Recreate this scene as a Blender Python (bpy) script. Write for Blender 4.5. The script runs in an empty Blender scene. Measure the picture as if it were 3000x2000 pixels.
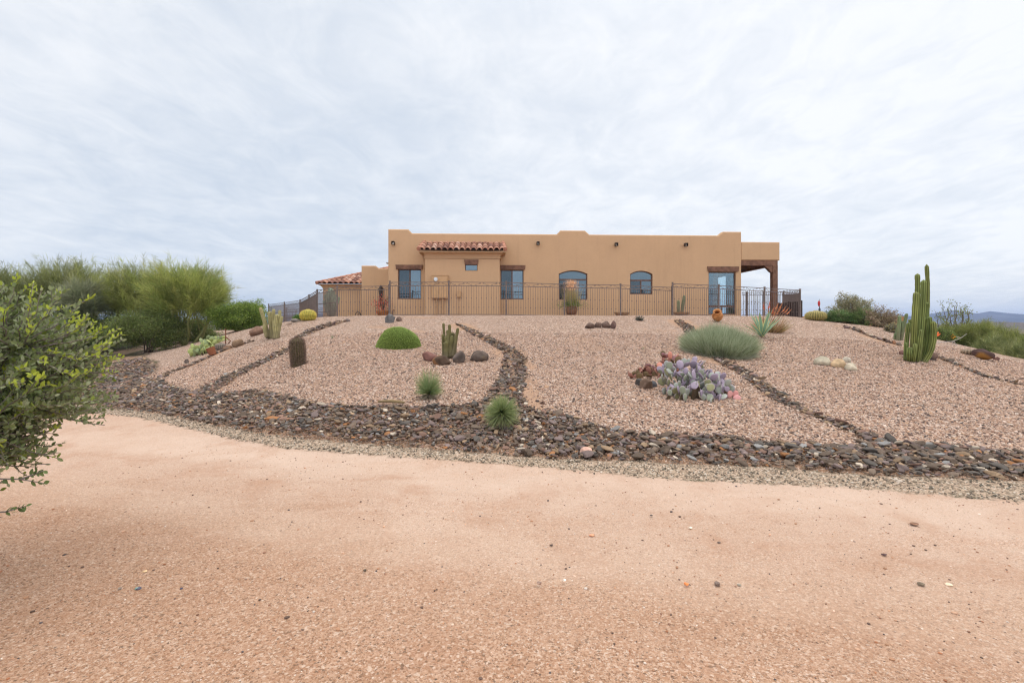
import bpy, bmesh, math, random
import numpy as np
from mathutils import Vector, Matrix

S = bpy.context.scene
COL = S.collection
R = math.radians
rng = np.random.default_rng(7)
random.seed(7)
PI = math.pi

# ---------------------------------------------------------------- camera model
F, CX, HY, EYE = 1417.0, 1500.0, 950.0, 1.6      # a 17 mm lens, level, eye 1.6 m above the track


def P(px, py, d):
    return np.array([(px - CX) / F * d, d, EYE + (HY - py) / F * d])


cam = bpy.data.cameras.new('camera')
cam.lens = 17.0
cam.sensor_width = 36.0
cam.shift_y = -50.0 / 3000.0
cam.clip_start = 0.05
cam.clip_end = 60000
co = bpy.data.objects.new('camera', cam)
co.location = (0, 0, EYE)
co.rotation_euler = (R(90), 0, 0)
COL.objects.link(co)
S.camera = co


# ---------------------------------------------------------------- small helpers
def lin(r, g, b):
    def f(c):
        c /= 255.0
        return c / 12.92 if c <= 0.04045 else ((c + 0.055) / 1.055) ** 2.4
    return (f(r), f(g), f(b))


def tag(o, label=None, cat=None, group=None, kind=None):
    if label:
        o['label'] = label
    if cat:
        o['category'] = cat
    if group:
        o['group'] = group
    if kind:
        o['kind'] = kind
    return o


def empty(name, loc, label, cat, group=None, rz=0.0):
    o = bpy.data.objects.new(name, None)
    o.empty_display_size = 0.2
    o.location = loc
    o.rotation_euler = (0, 0, rz)
    COL.objects.link(o)
    return tag(o, label, cat, group)


class MB:
    """collects geometry (numpy) and links it as ONE mesh object"""

    def __init__(self):
        self.v, self.c, self.f, self.n = [], [], {}, 0

    def add(self, V, faces, col=None):
        V = np.asarray(V, float).reshape(-1, 3)
        self.v.append(V)
        if col is None:
            col = (0.5, 0.5, 0.5)
        col = np.asarray(col, float)
        if col.ndim == 1:
            col = np.tile(col, (len(V), 1))
        self.c.append(col)
        if isinstance(faces, np.ndarray):
            faces = [faces]
        for fa in faces:
            fa = np.asarray(fa, int)
            if fa.ndim == 1:
                fa = fa[None]
            self.f.setdefault(fa.shape[1], []).append(fa + self.n)
        self.n += len(V)
        return self

    def data(self, name, mat, smooth=False, off=None):
        me = bpy.data.meshes.new(name)
        V = np.concatenate(self.v)
        if off is not None:
            V = V - np.asarray(off)
        me.vertices.add(len(V))
        me.vertices.foreach_set('co', V.astype(np.float32).ravel())
        loops, starts, tot, pos = [], [], [], 0
        for k, fs in sorted(self.f.items()):
            fa = np.concatenate(fs)
            loops.append(fa.ravel())
            starts.append(pos + np.arange(len(fa)) * k)
            tot.append(np.full(len(fa), k))
            pos += fa.size
        loops = np.concatenate(loops)
        starts = np.concatenate(starts)
        tot = np.concatenate(tot)
        me.loops.add(len(loops))
        me.loops.foreach_set('vertex_index', loops.astype(np.int32))
        me.polygons.add(len(starts))
        me.polygons.foreach_set('loop_start', starts.astype(np.int32))
        me.polygons.foreach_set('loop_total', tot.astype(np.int32))
        me.polygons.foreach_set('use_smooth', np.full(len(starts), bool(smooth)))
        a = me.attributes.new('Col', 'FLOAT_COLOR', 'POINT')
        C = np.concatenate(self.c)
        a.data.foreach_set('color', np.concatenate([C, np.ones((len(C), 1))], 1).astype(np.float32).ravel())
        me.update(calc_edges=True)
        me.validate()
        if mat is not None:
            me.materials.append(mat)
        return me

    def build(self, name, mat, parent=None, smooth=False, label=None, cat=None, group=None, kind=None, origin=None):
        """vertices are given in world space; they are stored relative to the parent or to origin"""
        off = None
        if parent is not None:
            m = parent
            off = np.zeros(3)
            while m is not None:
                off = off + np.array(m.location)
                m = m.parent
        elif origin is not None:
            off = np.asarray(origin, float)
        o = bpy.data.objects.new(name, self.data(name, mat, smooth, off))
        COL.objects.link(o)
        if parent is not None:
            o.parent = parent
        elif origin is not None:
            o.location = origin
        return tag(o, label, cat, group, kind)


BOXF = np.array([[0, 3, 2, 1], [4, 5, 6, 7], [0, 1, 5, 4], [1, 2, 6, 5], [2, 3, 7, 6], [3, 0, 4, 7]])


def box_pts(x0, x1, y0, y1, z0, z1):
    return np.array([[x0, y0, z0], [x1, y0, z0], [x1, y1, z0], [x0, y1, z0],
                     [x0, y0, z1], [x1, y0, z1], [x1, y1, z1], [x0, y1, z1]], float)


def unit(v):
    v = np.asarray(v, float)
    return v / (np.linalg.norm(v, axis=-1, keepdims=True) + 1e-12)


def frames(path):
    """parallel transported frames along a polyline"""
    path = np.asarray(path, float)
    n = len(path)
    t = np.zeros_like(path)
    t[1:-1] = path[2:] - path[:-2]
    t[0] = path[1] - path[0]
    t[-1] = path[-1] - path[-2]
    t = unit(t)
    a = np.array([1.0, 0, 0]) if abs(t[0][0]) < 0.8 else np.array([0, 1.0, 0])
    u = unit(np.cross(t[0], a))
    U = [u]
    for i in range(1, n):
        u = U[-1] - t[i] * np.dot(U[-1], t[i])
        U.append(unit(u))
    U = np.array(U)
    return t, U, np.cross(t, U)


def tube(mb, path, rad, sides=6, col=None, cap=True, prof=None):
    path = np.asarray(path, float)
    n = len(path)
    rad = np.broadcast_to(np.asarray(rad, float), (n,))
    t, U, W = frames(path)
    a = np.arange(sides) / sides * 2 * PI
    pr = np.ones(sides) if prof is None else prof
    ring = (U[:, None, :] * (np.cos(a) * pr)[None, :, None] + W[:, None, :] * (np.sin(a) * pr)[None, :, None])
    V = path[:, None, :] + ring * rad[:, None, None]
    V = V.reshape(-1, 3)
    i = np.arange(n - 1)[:, None] * sides
    j = np.arange(sides)[None]
    j2 = (j + 1) % sides
    f = np.stack([i + j, i + j2, i + sides + j2, i + sides + j], -1).reshape(-1, 4)
    fs = [f]
    if cap:
        V = np.concatenate([V, path[:1], path[-1:]])
        k = n * sides
        jj = np.arange(sides)
        fs.append(np.stack([np.full(sides, k), (jj + 1) % sides, jj], -1))
        b = (n - 1) * sides
        fs.append(np.stack([np.full(sides, k + 1), b + jj, b + (jj + 1) % sides], -1))
    if col is not None:
        col = np.asarray(col, float)
        if col.ndim == 2 and len(col) == n:
            c2 = np.repeat(col, sides, 0)
            if cap:
                c2 = np.concatenate([c2, col[:1], col[-1:]])
            col = c2
    mb.add(V, fs, col)


_ico = {}


def ico(sub):
    if sub not in _ico:
        bm = bmesh.new()
        bmesh.ops.create_icosphere(bm, subdivisions=sub, radius=1.0)
        bm.verts.ensure_lookup_table()
        V = np.array([v.co[:] for v in bm.verts])
        Fa = np.array([[v.index for v in f.verts] for f in bm.faces])
        bm.free()
        _ico[sub] = (V, Fa)
    return _ico[sub]


def wob(p, seed, k=1.0, oct=3):
    """cheap smooth noise in -1..1 from random sines"""
    r = np.random.default_rng(seed)
    s = np.zeros(len(p))
    amp, tot = 1.0, 0.0
    for o in range(oct):
        for q in range(4):
            kv = r.normal(size=3)
            kv = kv / np.linalg.norm(kv) * k * (2.0 ** o) * r.uniform(0.7, 1.3)
            s += amp * np.sin(p @ kv + r.uniform(0, 6.28))
            tot += amp * 0.6
        amp *= 0.55
    return s / tot


def rock_shape(seed, sub=2, cuts=9, rough=0.05, dims=(1, 1, 1), lo=0.72, hi=1.0):
    r = np.random.default_rng(seed)
    V, Fa = ico(sub)
    V = V.copy()
    n = unit(r.normal(size=(cuts, 3)))
    h = r.uniform(lo, hi, cuts)
    dt = V @ n.T
    rad = np.min(np.where(dt > 0.05, h[None] / np.maximum(dt, 0.05), 9.0), 1)
    rad = np.minimum(rad, 1.08)
    rad = rad * (1 + rough * wob(V * 2.2, seed + 5))
    V = V * rad[:, None] * np.asarray(dims)[None]
    return V, Fa


def rotm(rx, ry, rz):
    return np.array(Matrix.Rotation(rz, 3, 'Z') @ Matrix.Rotation(ry, 3, 'Y') @ Matrix.Rotation(rx, 3, 'X'))


# ---------------------------------------------------------------- materials
class NT:
    def __init__(self, name):
        self.m = bpy.data.materials.new(name)
        self.m.use_nodes = True
        self.t = self.m.node_tree
        self.b = self.t.nodes['Principled BSDF']

    def n(self, typ, **kw):
        nd = self.t.nodes.new(typ)
        for k, v in kw.items():
            if k.startswith('i_'):
                key = k[2:]
                key = int(key) if key.isdigit() else key.replace('_', ' ')
                s = nd.inputs[key]
                if isinstance(v, bpy.types.NodeSocket):
                    self.t.links.new(v, s)
                else:
                    s.default_value = v
            else:
                setattr(nd, k, v)
        return nd

    def link(self, a, b):
        self.t.links.new(a, b)

    def mix(self, f, a, b, blend='MIX'):
        nd = self.t.nodes.new('ShaderNodeMix')
        nd.data_type = 'RGBA'
        nd.blend_type = blend
        for s, v in ((nd.inputs[0], f), (nd.inputs[6], a), (nd.inputs[7], b)):
            if isinstance(v, bpy.types.NodeSocket):
                self.t.links.new(v, s)
            elif isinstance(v, (int, float)):
                s.default_value = v
            else:
                s.default_value = (*v[:3], 1)
        return nd.outputs[2]

    def math(self, op, a, b=None, c=None, clamp=False):
        nd = self.t.nodes.new('ShaderNodeMath')
        nd.operation = op
        nd.use_clamp = clamp
        for i, v in enumerate((a, b, c)):
            if v is None:
                continue
            if isinstance(v, bpy.types.NodeSocket):
                self.t.links.new(v, nd.inputs[i])
            else:
                nd.inputs[i].default_value = v
        return nd.outputs[0]

    def ramp(self, fac, stops, interp='LINEAR'):
        nd = self.t.nodes.new('ShaderNodeValToRGB')
        cr = nd.color_ramp
        cr.interpolation = interp
        while len(cr.elements) < len(stops):
            cr.elements.new(0.5)
        for e, (p, c) in zip(cr.elements, stops):
            e.position = p
            e.color = (*c[:3], 1) if not isinstance(c, (int, float)) else (c, c, c, 1)
        self.t.links.new(fac, nd.inputs[0])
        return nd.outputs[0]

    def noise(self, vec, scale, detail=4, rough=0.55, dist=0.0):
        return self.n('ShaderNodeTexNoise', i_Vector=vec, i_Scale=scale, i_Detail=detail, i_Roughness=rough, i_Distortion=dist).outputs[0]

    def sstep(self, v, a, b):
        nd = self.t.nodes.new('ShaderNodeMapRange')
        nd.interpolation_type = 'SMOOTHSTEP'
        self.t.links.new(v, nd.inputs[0])
        nd.inputs[1].default_value = a
        nd.inputs[2].default_value = b
        return nd.outputs[0]

    def bump(self, h, dist, strength=1.0, normal=None):
        nd = self.n('ShaderNodeBump', i_Height=h, i_Distance=dist, i_Strength=strength)
        if normal is not None:
            self.link(normal, nd.inputs['Normal'])
        return nd.outputs[0]

    def out(self, color=None, rough=0.9, normal=None, spec=0.2, **kw):
        b = self.b
        if color is not None:
            if isinstance(color, bpy.types.NodeSocket):
                self.link(color, b.inputs['Base Color'])
            else:
                b.inputs['Base Color'].default_value = (*color[:3], 1)
        if isinstance(rough, bpy.types.NodeSocket):
            self.link(rough, b.inputs['Roughness'])
        else:
            b.inputs['Roughness'].default_value = rough
        b.inputs['Specular IOR Level'].default_value = spec
        if normal is not None:
            self.link(normal, b.inputs['Normal'])
        for k, v in kw.items():
            b.inputs[k.replace('_', ' ')].default_value = v
        return self.m


def m_simple(name, col, var=0.25, scale=6.0, rough=0.7, spec=0.25, bump=0.0, bscale=60, metallic=0.0):
    t = NT(name)
    tc = t.n('ShaderNodeTexCoord').outputs['Object']
    nz = t.noise(tc, scale, 5)
    c = t.mix(t.sstep(nz, 0.3, 0.7), [x * (1 - var) for x in col], [min(1, x * (1 + var)) for x in col])
    nrm = t.bump(t.noise(tc, bscale, 3), bump) if bump else None
    return t.out(c, rough, nrm, spec, Metallic=metallic)


def m_col(name, rough=0.7, spec=0.25, var=0.25, scale=30.0, trans=0.0, bump=0.0, bscale=80, gain=1.0):
    """colour from the mesh's per-piece colour attribute, with fine variation"""
    t = NT(name)
    tc = t.n('ShaderNodeTexCoord').outputs['Object']
    a = t.n('ShaderNodeAttribute', attribute_name='Col').outputs[0]
    k = t.math('MULTIPLY_ADD', t.noise(tc, scale, 4), 2 * var * gain, (1 - var) * gain)
    vm = t.n('ShaderNodeVectorMath', operation='SCALE', i_0=a, i_Scale=k).outputs[0]
    nrm = t.bump(t.noise(tc, bscale, 4), bump) if bump else None
    t.out(vm, rough, nrm, spec)
    if trans:
        tr = t.n('ShaderNodeBsdfTranslucent', i_Color=vm)
        mx = t.n('ShaderNodeMixShader', i_0=trans)
        t.link(t.b.outputs[0], mx.inputs[1])
        t.link(tr.outputs[0], mx.inputs[2])
        t.link(mx.outputs[0], t.t.nodes['Material Output'].inputs['Surface'])
    return t.m


M_LEAF = m_col('leaf', rough=0.55, spec=0.3, var=0.12, scale=8, trans=0.35, gain=1.5)
M_TWIG = m_col('tree twigs', rough=0.6, spec=0.2, var=0.15, scale=2, trans=0.40, gain=2.1)
M_BARK = m_col('bark', rough=0.9, var=0.35, scale=40, bump=0.004, bscale=90)
M_ROCK = m_col('rock', rough=0.85, spec=0.2, var=0.45, scale=14, bump=0.006, bscale=45)
M_CACT = m_col('cactus skin', rough=0.6, spec=0.25, gain=1.35, var=0.22, scale=9, bump=0.002, bscale=70)
M_PAD = m_col('cactus pad', rough=0.6, spec=0.25, var=0.2, scale=22, bump=0.0015, bscale=60)


# ---------------------------------------------------------------- terrain height (thin plate spline through surveyed points)
def zpt(px, py, z):
    d = (EYE - z) * F / (py - HY)
    return ((px - CX) / F * d, d, z)


edge_low = [(-700, 1100), (-200, 1140), (250, 1180), (480, 1215), (640, 1245), (800, 1270), (1000, 1290), (1300, 1315), (1600, 1340), (1900, 1350), (2200, 1360), (2500, 1385), (3000, 1405), (3600, 1440), (4600, 1500)]
edge_grv = [(-700, 1112), (-200, 1155), (220, 1205), (400, 1222), (560, 1255), (700, 1285), (850, 1310), (1000, 1322), (1300, 1345), (1600, 1368), (1900, 1397), (2200, 1412), (2500, 1425), (3000, 1468), (3600, 1520), (4600, 1600)]
edge_top = [(280, 1075), (380, 1100), (460, 1118), (560, 1146), (640, 1150), (760, 1143), (850, 1162), (920, 1182), (1050, 1190), (1200, 1190), (1330, 1188), (1400, 1182), (1480, 1176), (1540, 1190), (1640, 1213), (1720, 1238), (1800, 1258), (1950, 1275), (2100, 1276), (2300, 1297), (2480, 1306), (2580, 1300), (2700, 1298), (2850, 1312), (3000, 1328), (3600, 1380), (4600, 1450)]

CTRL = []
for px, py in edge_grv[2:-1]:
    CTRL.append(zpt(px, py, 0.0))
for px, py in edge_low[2:-1:2]:
    CTRL.append(zpt(px, py, 0.01))
for x in (-14, -7, 0, 7, 12):
    for y in (-6, 0, 2.5):
        CTRL.append((x, y, 0.0))
CTRL += [(-14, 6, 0.0), (-11, 8, 0.02), (10, 3.0, 0.0)]
for px, py, z in [(460, 1118, .12), (640, 1150, .2), (760, 1143, .26), (920, 1182, .25), (1050, 1190, .27), (1200, 1190, .3), (1400, 1182, .33), (1640, 1213, .27), (1800, 1258, .2), (2100, 1276, .16), (2480, 1306, .1), (2850, 1312, .06), (3000, 1328, .04), (3600, 1380, 0.0)]:
    CTRL.append(zpt(px, py, z))
for px, py, d in [
        # crest of the mound
        (900, 934, 20.2), (1000, 929, 20.5), (1140, 925, 20.5), (1400, 924, 20.5), (1700, 924, 20.6), (1970, 926, 20.8), (2200, 928, 21), (2350, 931, 21), (2450, 943, 20.5),
        (1140, 939, 18.6), (1700, 939, 18.6), (2200, 944, 18.6), (2400, 960, 18.4),
        # middle of the slope
        (1000, 1030, 12.6), (1200, 1030, 12.6), (1400, 1030, 12.6), (1700, 1035, 12.4), (2000, 1040, 12.4), (2300, 1050, 12.4), (1200, 980, 15.6), (1600, 980, 15.6), (2000, 985, 15.6), (2350, 1000, 15.4),
        (1100, 1100, 10.2), (1500, 1105, 10.0), (1900, 1130, 9.2), (2300, 1150, 8.8),
        # right flank
        (2600, 962, 18.5), (2740, 1003, 16.5), (2870, 1043, 14.8), (3000, 1078, 13.4), (3200, 1130, 11.5), (2690, 1060, 12.9), (2550, 1080, 11.8), (2850, 1120, 10.4), (2700, 1180, 8.6), (3000, 1210, 7.9), (2500, 1180, 8.5),
        # left flank
        (800, 962, 18.6), (700, 997, 18), (600, 1030, 17.6), (500, 1056, 17), (420, 1075, 16.4), (700, 1050, 14.2), (850, 1010, 15), (600, 1085, 14), (860, 1080, 11.6), (740, 1110, 11.3),
        # floor behind on the left
        (700, 966, 24), (545, 1012, 24), (430, 1025, 24), (300, 1040, 24), (150, 1050, 23), (0, 1060, 20), (300, 1075, 17), (380, 1055, 20),
        # pad the house stands on
        (1000, 930, 24), (1300, 930, 26), (1900, 930, 26), (2300, 931, 26)]:
    CTRL.append(tuple(P(px, py, d)))
CTRL += [(-6, 34, 1.9), (6, 34, 1.9), (14, 34, 1.9), (-12, 29, 1.75), (-18, 34, 1.5), (-22, 40, 1.2), (-25, 26, 0.2), (-34, 30, 0.1), (17, 30, 1.5), (20, 26, .7), (20, 19, -.1), (24, 22, -.5), (22, 14, -.2), (28, 28, -.9), (20, 8, 0.0), (-28, 14, 0.05), (-34, 40, 0.3)]
CTRL = np.array(CTRL)


def tps_fit(c, lam=0.002):
    n = len(c)
    d = np.linalg.norm(c[:, None, :2] - c[None, :, :2], axis=2)
    K = np.where(d > 0, d * d * np.log(d + 1e-12), 0) + lam * n * np.eye(n)
    Pm = np.concatenate([np.ones((n, 1)), c[:, :2]], 1)
    A = np.block([[K, Pm], [Pm.T, np.zeros((3, 3))]])
    return np.linalg.solve(A, np.concatenate([c[:, 2], np.zeros(3)]))


_w = tps_fit(CTRL)


def sm(x, a, b):
    t = np.clip((x - a) / (b - a), 0, 1)
    return t * t * (3 - 2 * t)


def tz(x, y):
    x = np.atleast_1d(np.asarray(x, float))
    y = np.atleast_1d(np.asarray(y, float))
    out = np.empty(len(x))
    for i in range(0, len(x), 20000):
        xa, ya = x[i:i + 20000], y[i:i + 20000]
        d2 = (xa[:, None] - CTRL[None, :, 0]) ** 2 + (ya[:, None] - CTRL[None, :, 1]) ** 2
        K = 0.5 * d2 * np.log(d2 + 1e-12)
        out[i:i + 20000] = K @ _w[:-3] + _w[-3] + _w[-2] * xa + _w[-1] * ya
    out = np.clip(out, -1.2, 1.99)
    # far desert, and a flat track in front
    dx = np.maximum(np.abs(x - 0) - 26, 0)
    dy = np.maximum(y - 42, 0)
    r = np.hypot(dx, dy)
    far = -1.6 - 3.0 * sm(r, 20, 300) + 1.1 * np.sin(x * 0.011 + 1.3) * np.sin(y * 0.009) * sm(r, 60, 300)
    k = sm(r, 0, 22)
    out = out * (1 - k) + far * k
    k2 = sm(-y, -2.0, 1.0)
    out = out * (1 - k2)
    return out


def tz1(x, y):
    return float(tz([x], [y])[0])


def G(px, py, d0=3.0, d1=45.0):
    """point of the ground met by the sight line of a photo position"""
    d = np.concatenate([np.arange(d0, 12, 0.02), np.arange(12, d1, 0.05)])
    x = (px - CX) / F * d
    zr = EYE + (HY - py) / F * d
    h = tz(x, d)
    s = np.nonzero(zr <= h)[0]
    if len(s) == 0:
        i = int(np.argmin(zr - h))
    else:
        i = int(s[0])
    return np.array([x[i], d[i], h[i]])


def proj(x, y, z):
    y = np.maximum(y, 0.3)
    return CX + x / y * F, HY - (z - EYE) / y * F


def interp_edge(e, px):
    e = np.array(e)
    return np.interp(px, e[:, 0], e[:, 1])


# rock streams running down the slope: (px, py, half width in px)
STREAMS = [
    [(590, 1150, 30), (660, 1110, 24), (735, 1075, 20), (800, 1045, 15), (850, 1020, 10)],
    [(885, 985, 14), (915, 968, 17), (950, 955, 17), (985, 945, 14), (1010, 941, 9)],
    [(1480, 1195, 55), (1480, 1160, 42), (1495, 1120, 34), (1505, 1080, 28), (1508, 1050, 25), (1490, 1025, 20), (1455, 1008, 16), (1415, 988, 13), (1370, 965, 9), (1345, 952, 6)],
    [(2640, 1315, 40), (2560, 1285, 24), (2480, 1255, 18), (2390, 1220, 16), (2300, 1180, 20), (2230, 1130, 20), (2180, 1090, 18), (2120, 1060, 15), (2070, 1020, 14), (2035, 985, 15), (2015, 960, 15), (1988, 940, 10)],
    [(2475, 956, 5), (2510, 967, 5), (2560, 988, 6), (2600, 1000, 6), (2640, 1012, 5)],
    [(2755, 1048, 5), (2800, 1066, 7), (2850, 1088, 8), (2900, 1106, 8), (2950, 1117, 8), (2990, 1127, 6)],
    [(455, 1112, 7), (500, 1090, 7), (560, 1068, 7), (620, 1040, 6), (690, 1012, 5), (740, 1000, 4)],
]
ST_W = []
for s in STREAMS:
    pts = np.array([G(a, b) for a, b, _ in s])
    # half width is measured on the slope, along the picture's horizontal
    wd = np.array([h * 1.25 for _, _, h in s]) / F * pts[:, 1]
    ST_W.append((pts, wd))


def stream_mask(x, y):
    """signed distance (m, >0 inside) to the rock streams"""
    best = np.full(len(x), -9.0)
    for pts, wd in ST_W:
        for a, b, wa, wb in zip(pts[:-1], pts[1:], wd[:-1], wd[1:]):
            ab = b[:2] - a[:2]
            t = np.clip(((x - a[0]) * ab[0] + (y - a[1]) * ab[1]) / (ab @ ab), 0, 1)
            d = np.hypot(x - a[0] - t * ab[0], y - a[1] - t * ab[1])
            best = np.maximum(best, wa + (wb - wa) * t - d)
    return best


def zones(x, y, z):
    """material zones of the ground: road, grey edging gravel, rock bed, pink gravel mound (each 0..1)"""
    px, py = proj(x, y, z)
    vis = y > 1.0
    mpp = np.maximum(y, 1) / F                       # metres per photo pixel at that distance
    fs = mpp * np.maximum(y, 1) / 1.5                # a vertical pixel stretched over flat ground
    road = np.where(vis, sm((py - interp_edge(edge_grv, px)) * fs, -0.10, 0.16), 1.0)
    low = np.where(vis, sm((py - interp_edge(edge_low, px)) * fs, -0.08, 0.08), 1.0)
    low = np.where(y > 18, 0.0, low)
    road = np.where(y > 18, 0.0, road)
    top = sm((interp_edge(edge_top, px) - py) * fs * 0.5, -0.06, 0.06)
    top = np.where((px < 300), 0.0, top)
    top = np.where(y > 19.5, 1.0, top)
    rocks = (1 - low) * (1 - top)
    rocks = np.maximum(rocks, sm(stream_mask(x, y), -0.06, 0.06))
    mound = (1 - low) * top
    # the mound stops left and right; beyond it bare desert soil
    lb = -11.9 - (y - 16) * 0.80 + 0.45 * wob(np.stack([x, y, 0 * x], 1), 81, 0.9, 4)
    mound = mound * sm(x - lb, -0.5, 0.5) * (1 - sm(x, 15.5, 17.0)) * (1 - sm(y, 36, 38))
    left = (1 - low) * sm(-(x - lb), -0.3, 0.3) * sm(y, 9.0, 10.0) * (1 - sm(-x, 17, 19))
    rocks = np.maximum(rocks, 0.62 * left)
    rocks = rocks * (1 - 0.0 * left)
    rocks = rocks * (1 - sm(y, 21.5, 24.0))
    grey = low * (1 - road)
    return road, grey, rocks, mound


def fines(x, y):
    """patches where sandy fines show through the gravel: beside the rock streams and in drifts"""
    p = np.stack([x, y, np.zeros(len(x))], 1)
    a = sm(wob(p, 61, 0.9, 4), .35, .9) * .55
    sd = stream_mask(x, y)
    b = sm(sd, -.55, -.05) * sm(wob(p, 62, 1.3, 3), -.25, .35)
    c = sm(wob(p, 63, 2.6, 3), .55, .95) * .6
    return np.clip(np.maximum(np.maximum(a, b), c), 0, 1)
# ---------------------------------------------------------------- ground material
def ground_material():
    t = NT('ground cover')
    tc = t.n('ShaderNodeTexCoord').outputs['Object']
    at = t.n('ShaderNodeAttribute', attribute_name='Zone')
    sp = t.n('ShaderNodeSeparateColor', i_0=at.outputs[0])
    road, grey, rocks = sp.outputs[0], sp.outputs[1], sp.outputs[2]
    mound = at.outputs['Alpha']
    rag = t.math('MULTIPLY_ADD', t.noise(tc, 5.0, 6, 0.7), 0.9, -0.45)
    rag2 = t.math('MULTIPLY_ADD', t.noise(tc, 26.0, 3, 0.6), 0.5, -0.25)
    rag = t.math('ADD', rag, rag2)

    def edge(m, w=0.12):
        return t.sstep(t.math('ADD', m, rag), 0.5 - w, 0.5 + w)

    # --- gravel of the mound: coloured stones a few centimetres wide
    wv = t.n('ShaderNodeTexNoise', i_Vector=tc, i_Scale=30.0, i_Detail=1.0).outputs[1]
    wa = t.n('ShaderNodeVectorMath', operation='MULTIPLY_ADD', i_0=wv, i_1=(0.02, 0.02, 0.02), i_2=tc).outputs[0]
    v1 = t.n('ShaderNodeTexVoronoi', i_Vector=wa, i_Scale=36.0, i_Randomness=1.0)
    s1 = t.n('ShaderNodeSeparateColor', i_0=v1.outputs['Color'])
    pal = [(0.0, (.075, .06, .056)), (.12, (.17, .115, .09)), (.25, (.31, .19, .13)), (.40, (.44, .28, .20)), (.56, (.53, .365, .275)), (.72, (.60, .445, .355)), (.88, (.70, .58, .50)), (1.0, (.46, .29, .17))]
    c1 = t.ramp(s1.outputs[0], pal, 'CONSTANT')
    v2 = t.n('ShaderNodeTexVoronoi', i_Vector=wa, i_Scale=70.0, i_Randomness=1.0)
    s2 = t.n('ShaderNodeSeparateColor', i_0=v2.outputs['Color'])
    c2 = t.ramp(s2.outputs[0], pal, 'CONSTANT')
    gcol = t.mix(t.math('GREATER_THAN', s1.outputs[1], 0.62), c1, c2)
    # fines showing through in patches
    fa = t.n('ShaderNodeAttribute', attribute_name='Fines').outputs['Fac']
    patch = t.sstep(t.math('ADD', fa, t.math('MULTIPLY_ADD', t.noise(tc, 9.0, 5, 0.7), 0.8, -0.4)), 0.25, 0.85)
    sand = t.mix(t.noise(tc, 40.0, 4, 0.7), (.40, .235, .145), (.58, .38, .26))
    gcol = t.mix(t.math('MULTIPLY', patch, 0.80), gcol, sand)
    gh = t.math('SUBTRACT', 0.6, v1.outputs['Distance'])
    gh = t.math('ADD', gh, t.math('MULTIPLY', s1.outputs[2], 0.35))

    # --- track: packed decomposed granite
    big = t.noise(tc, 0.45, 5, 0.6, 0.6)
    st = t.n('ShaderNodeMapping', i_Vector=tc, i_Rotation=(0, 0, R(-24)), i_Scale=(0.35, 1.7, 1.0)).outputs[0]
    streak = t.noise(st, 0.9, 5, 0.6, 0.4)
    fine = t.noise(tc, 260.0, 3, 0.7)
    vg = t.n('ShaderNodeTexVoronoi', i_Vector=tc, i_Scale=190.0)
    sg = t.n('ShaderNodeSeparateColor', i_0=vg.outputs['Color'])
    packed = t.mix(t.sstep(big, .3, .7), (.49, .345, .262), (.575, .44, .355))
    loose = t.mix(t.sstep(big, .3, .7), (.35, .21, .135), (.45, .29, .20))
    mott = t.noise(tc, 1.7, 6, 0.65, 0.4)
    # the wheels keep the far half packed and pale; the near verge is looser
    sx = t.n('ShaderNodeSeparateXYZ', i_0=tc)
    across = t.math('ADD', sx.outputs[1], t.math('MULTIPLY', sx.outputs[0], 0.30))
    verge = t.sstep(t.math('ADD', across, t.math('MULTIPLY_ADD', streak, 3.4, -1.7)), 4.9, 2.0)
    dens = t.math('ADD', t.math('MULTIPLY', verge, 0.85), t.math('MULTIPLY', t.sstep(streak, 0.50, 0.78), 0.55), clamp=True)
    rcol = t.mix(dens, packed, loose)
    grain = t.ramp(sg.outputs[0], [(0, (.15, .10, .075)), (.10, (.38, .215, .135)), (.33, (.54, .335, .225)), (.6, (.66, .455, .345)), (.82, (.72, .56, .46)), (.94, (.80, .71, .64))], 'CONSTANT')
    rcol = t.mix(t.math('MULTIPLY_ADD', dens, 0.42, 0.24), rcol, grain)
    rcol = t.mix(t.math('MULTIPLY', t.sstep(mott, 0.46, 0.68), 0.55), rcol, (.42, .245, .16))
    rcol = t.mix(t.math('MULTIPLY', t.sstep(t.noise(tc, 4.5, 6, 0.7), 0.50, 0.75), 0.25), rcol, (.64, .49, .40))
    vh = t.n('ShaderNodeTexVoronoi', i_Vector=tc, i_Scale=85.0)
    sh = t.n('ShaderNodeSeparateColor', i_0=vh.outputs['Color'])
    coarse = t.ramp(sh.outputs[0], [(0, (.13, .085, .06)), (.07, (.30, .165, .10)), (.25, (.45, .26, .165)), (.5, (.55, .355, .25)), (.72, (.66, .47, .36)), (.9, (.76, .63, .54))], 'CONSTANT')
    pick = t.math('MULTIPLY', t.math('GREATER_THAN', sh.outputs[1], 0.35), t.math('MULTIPLY_ADD', dens, 0.50, 0.12))
    rcol = t.mix(pick, rcol, coarse)
    # pale fines packed by wheels in two ragged bands, loose browner granite towards the near verge
    wob_ = t.math('ADD', across, t.math('MULTIPLY_ADD', t.noise(tc, 0.8, 5, 0.6), 1.6, -0.8))
    for c0 in (5.15, 3.45):
        band = t.sstep(t.math('ABSOLUTE', t.math('SUBTRACT', wob_, c0)), 0.55, 0.12)
        rcol = t.mix(t.math('MULTIPLY', band, 0.26), rcol, (.66, .515, .42))
    rcol = t.mix(verge, rcol, t.mix(1.0, rcol, (.87, .82, .765), 'MULTIPLY'))
    vb = t.n('ShaderNodeTexVoronoi', i_Vector=tc, i_Scale=38.0)
    sb = t.n('ShaderNodeSeparateColor', i_0=vb.outputs['Color'])
    speck = t.math('MULTIPLY', t.math('GREATER_THAN', sb.outputs[0], 0.80), t.math('LESS_THAN', vb.outputs['Distance'], 0.22))
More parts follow.
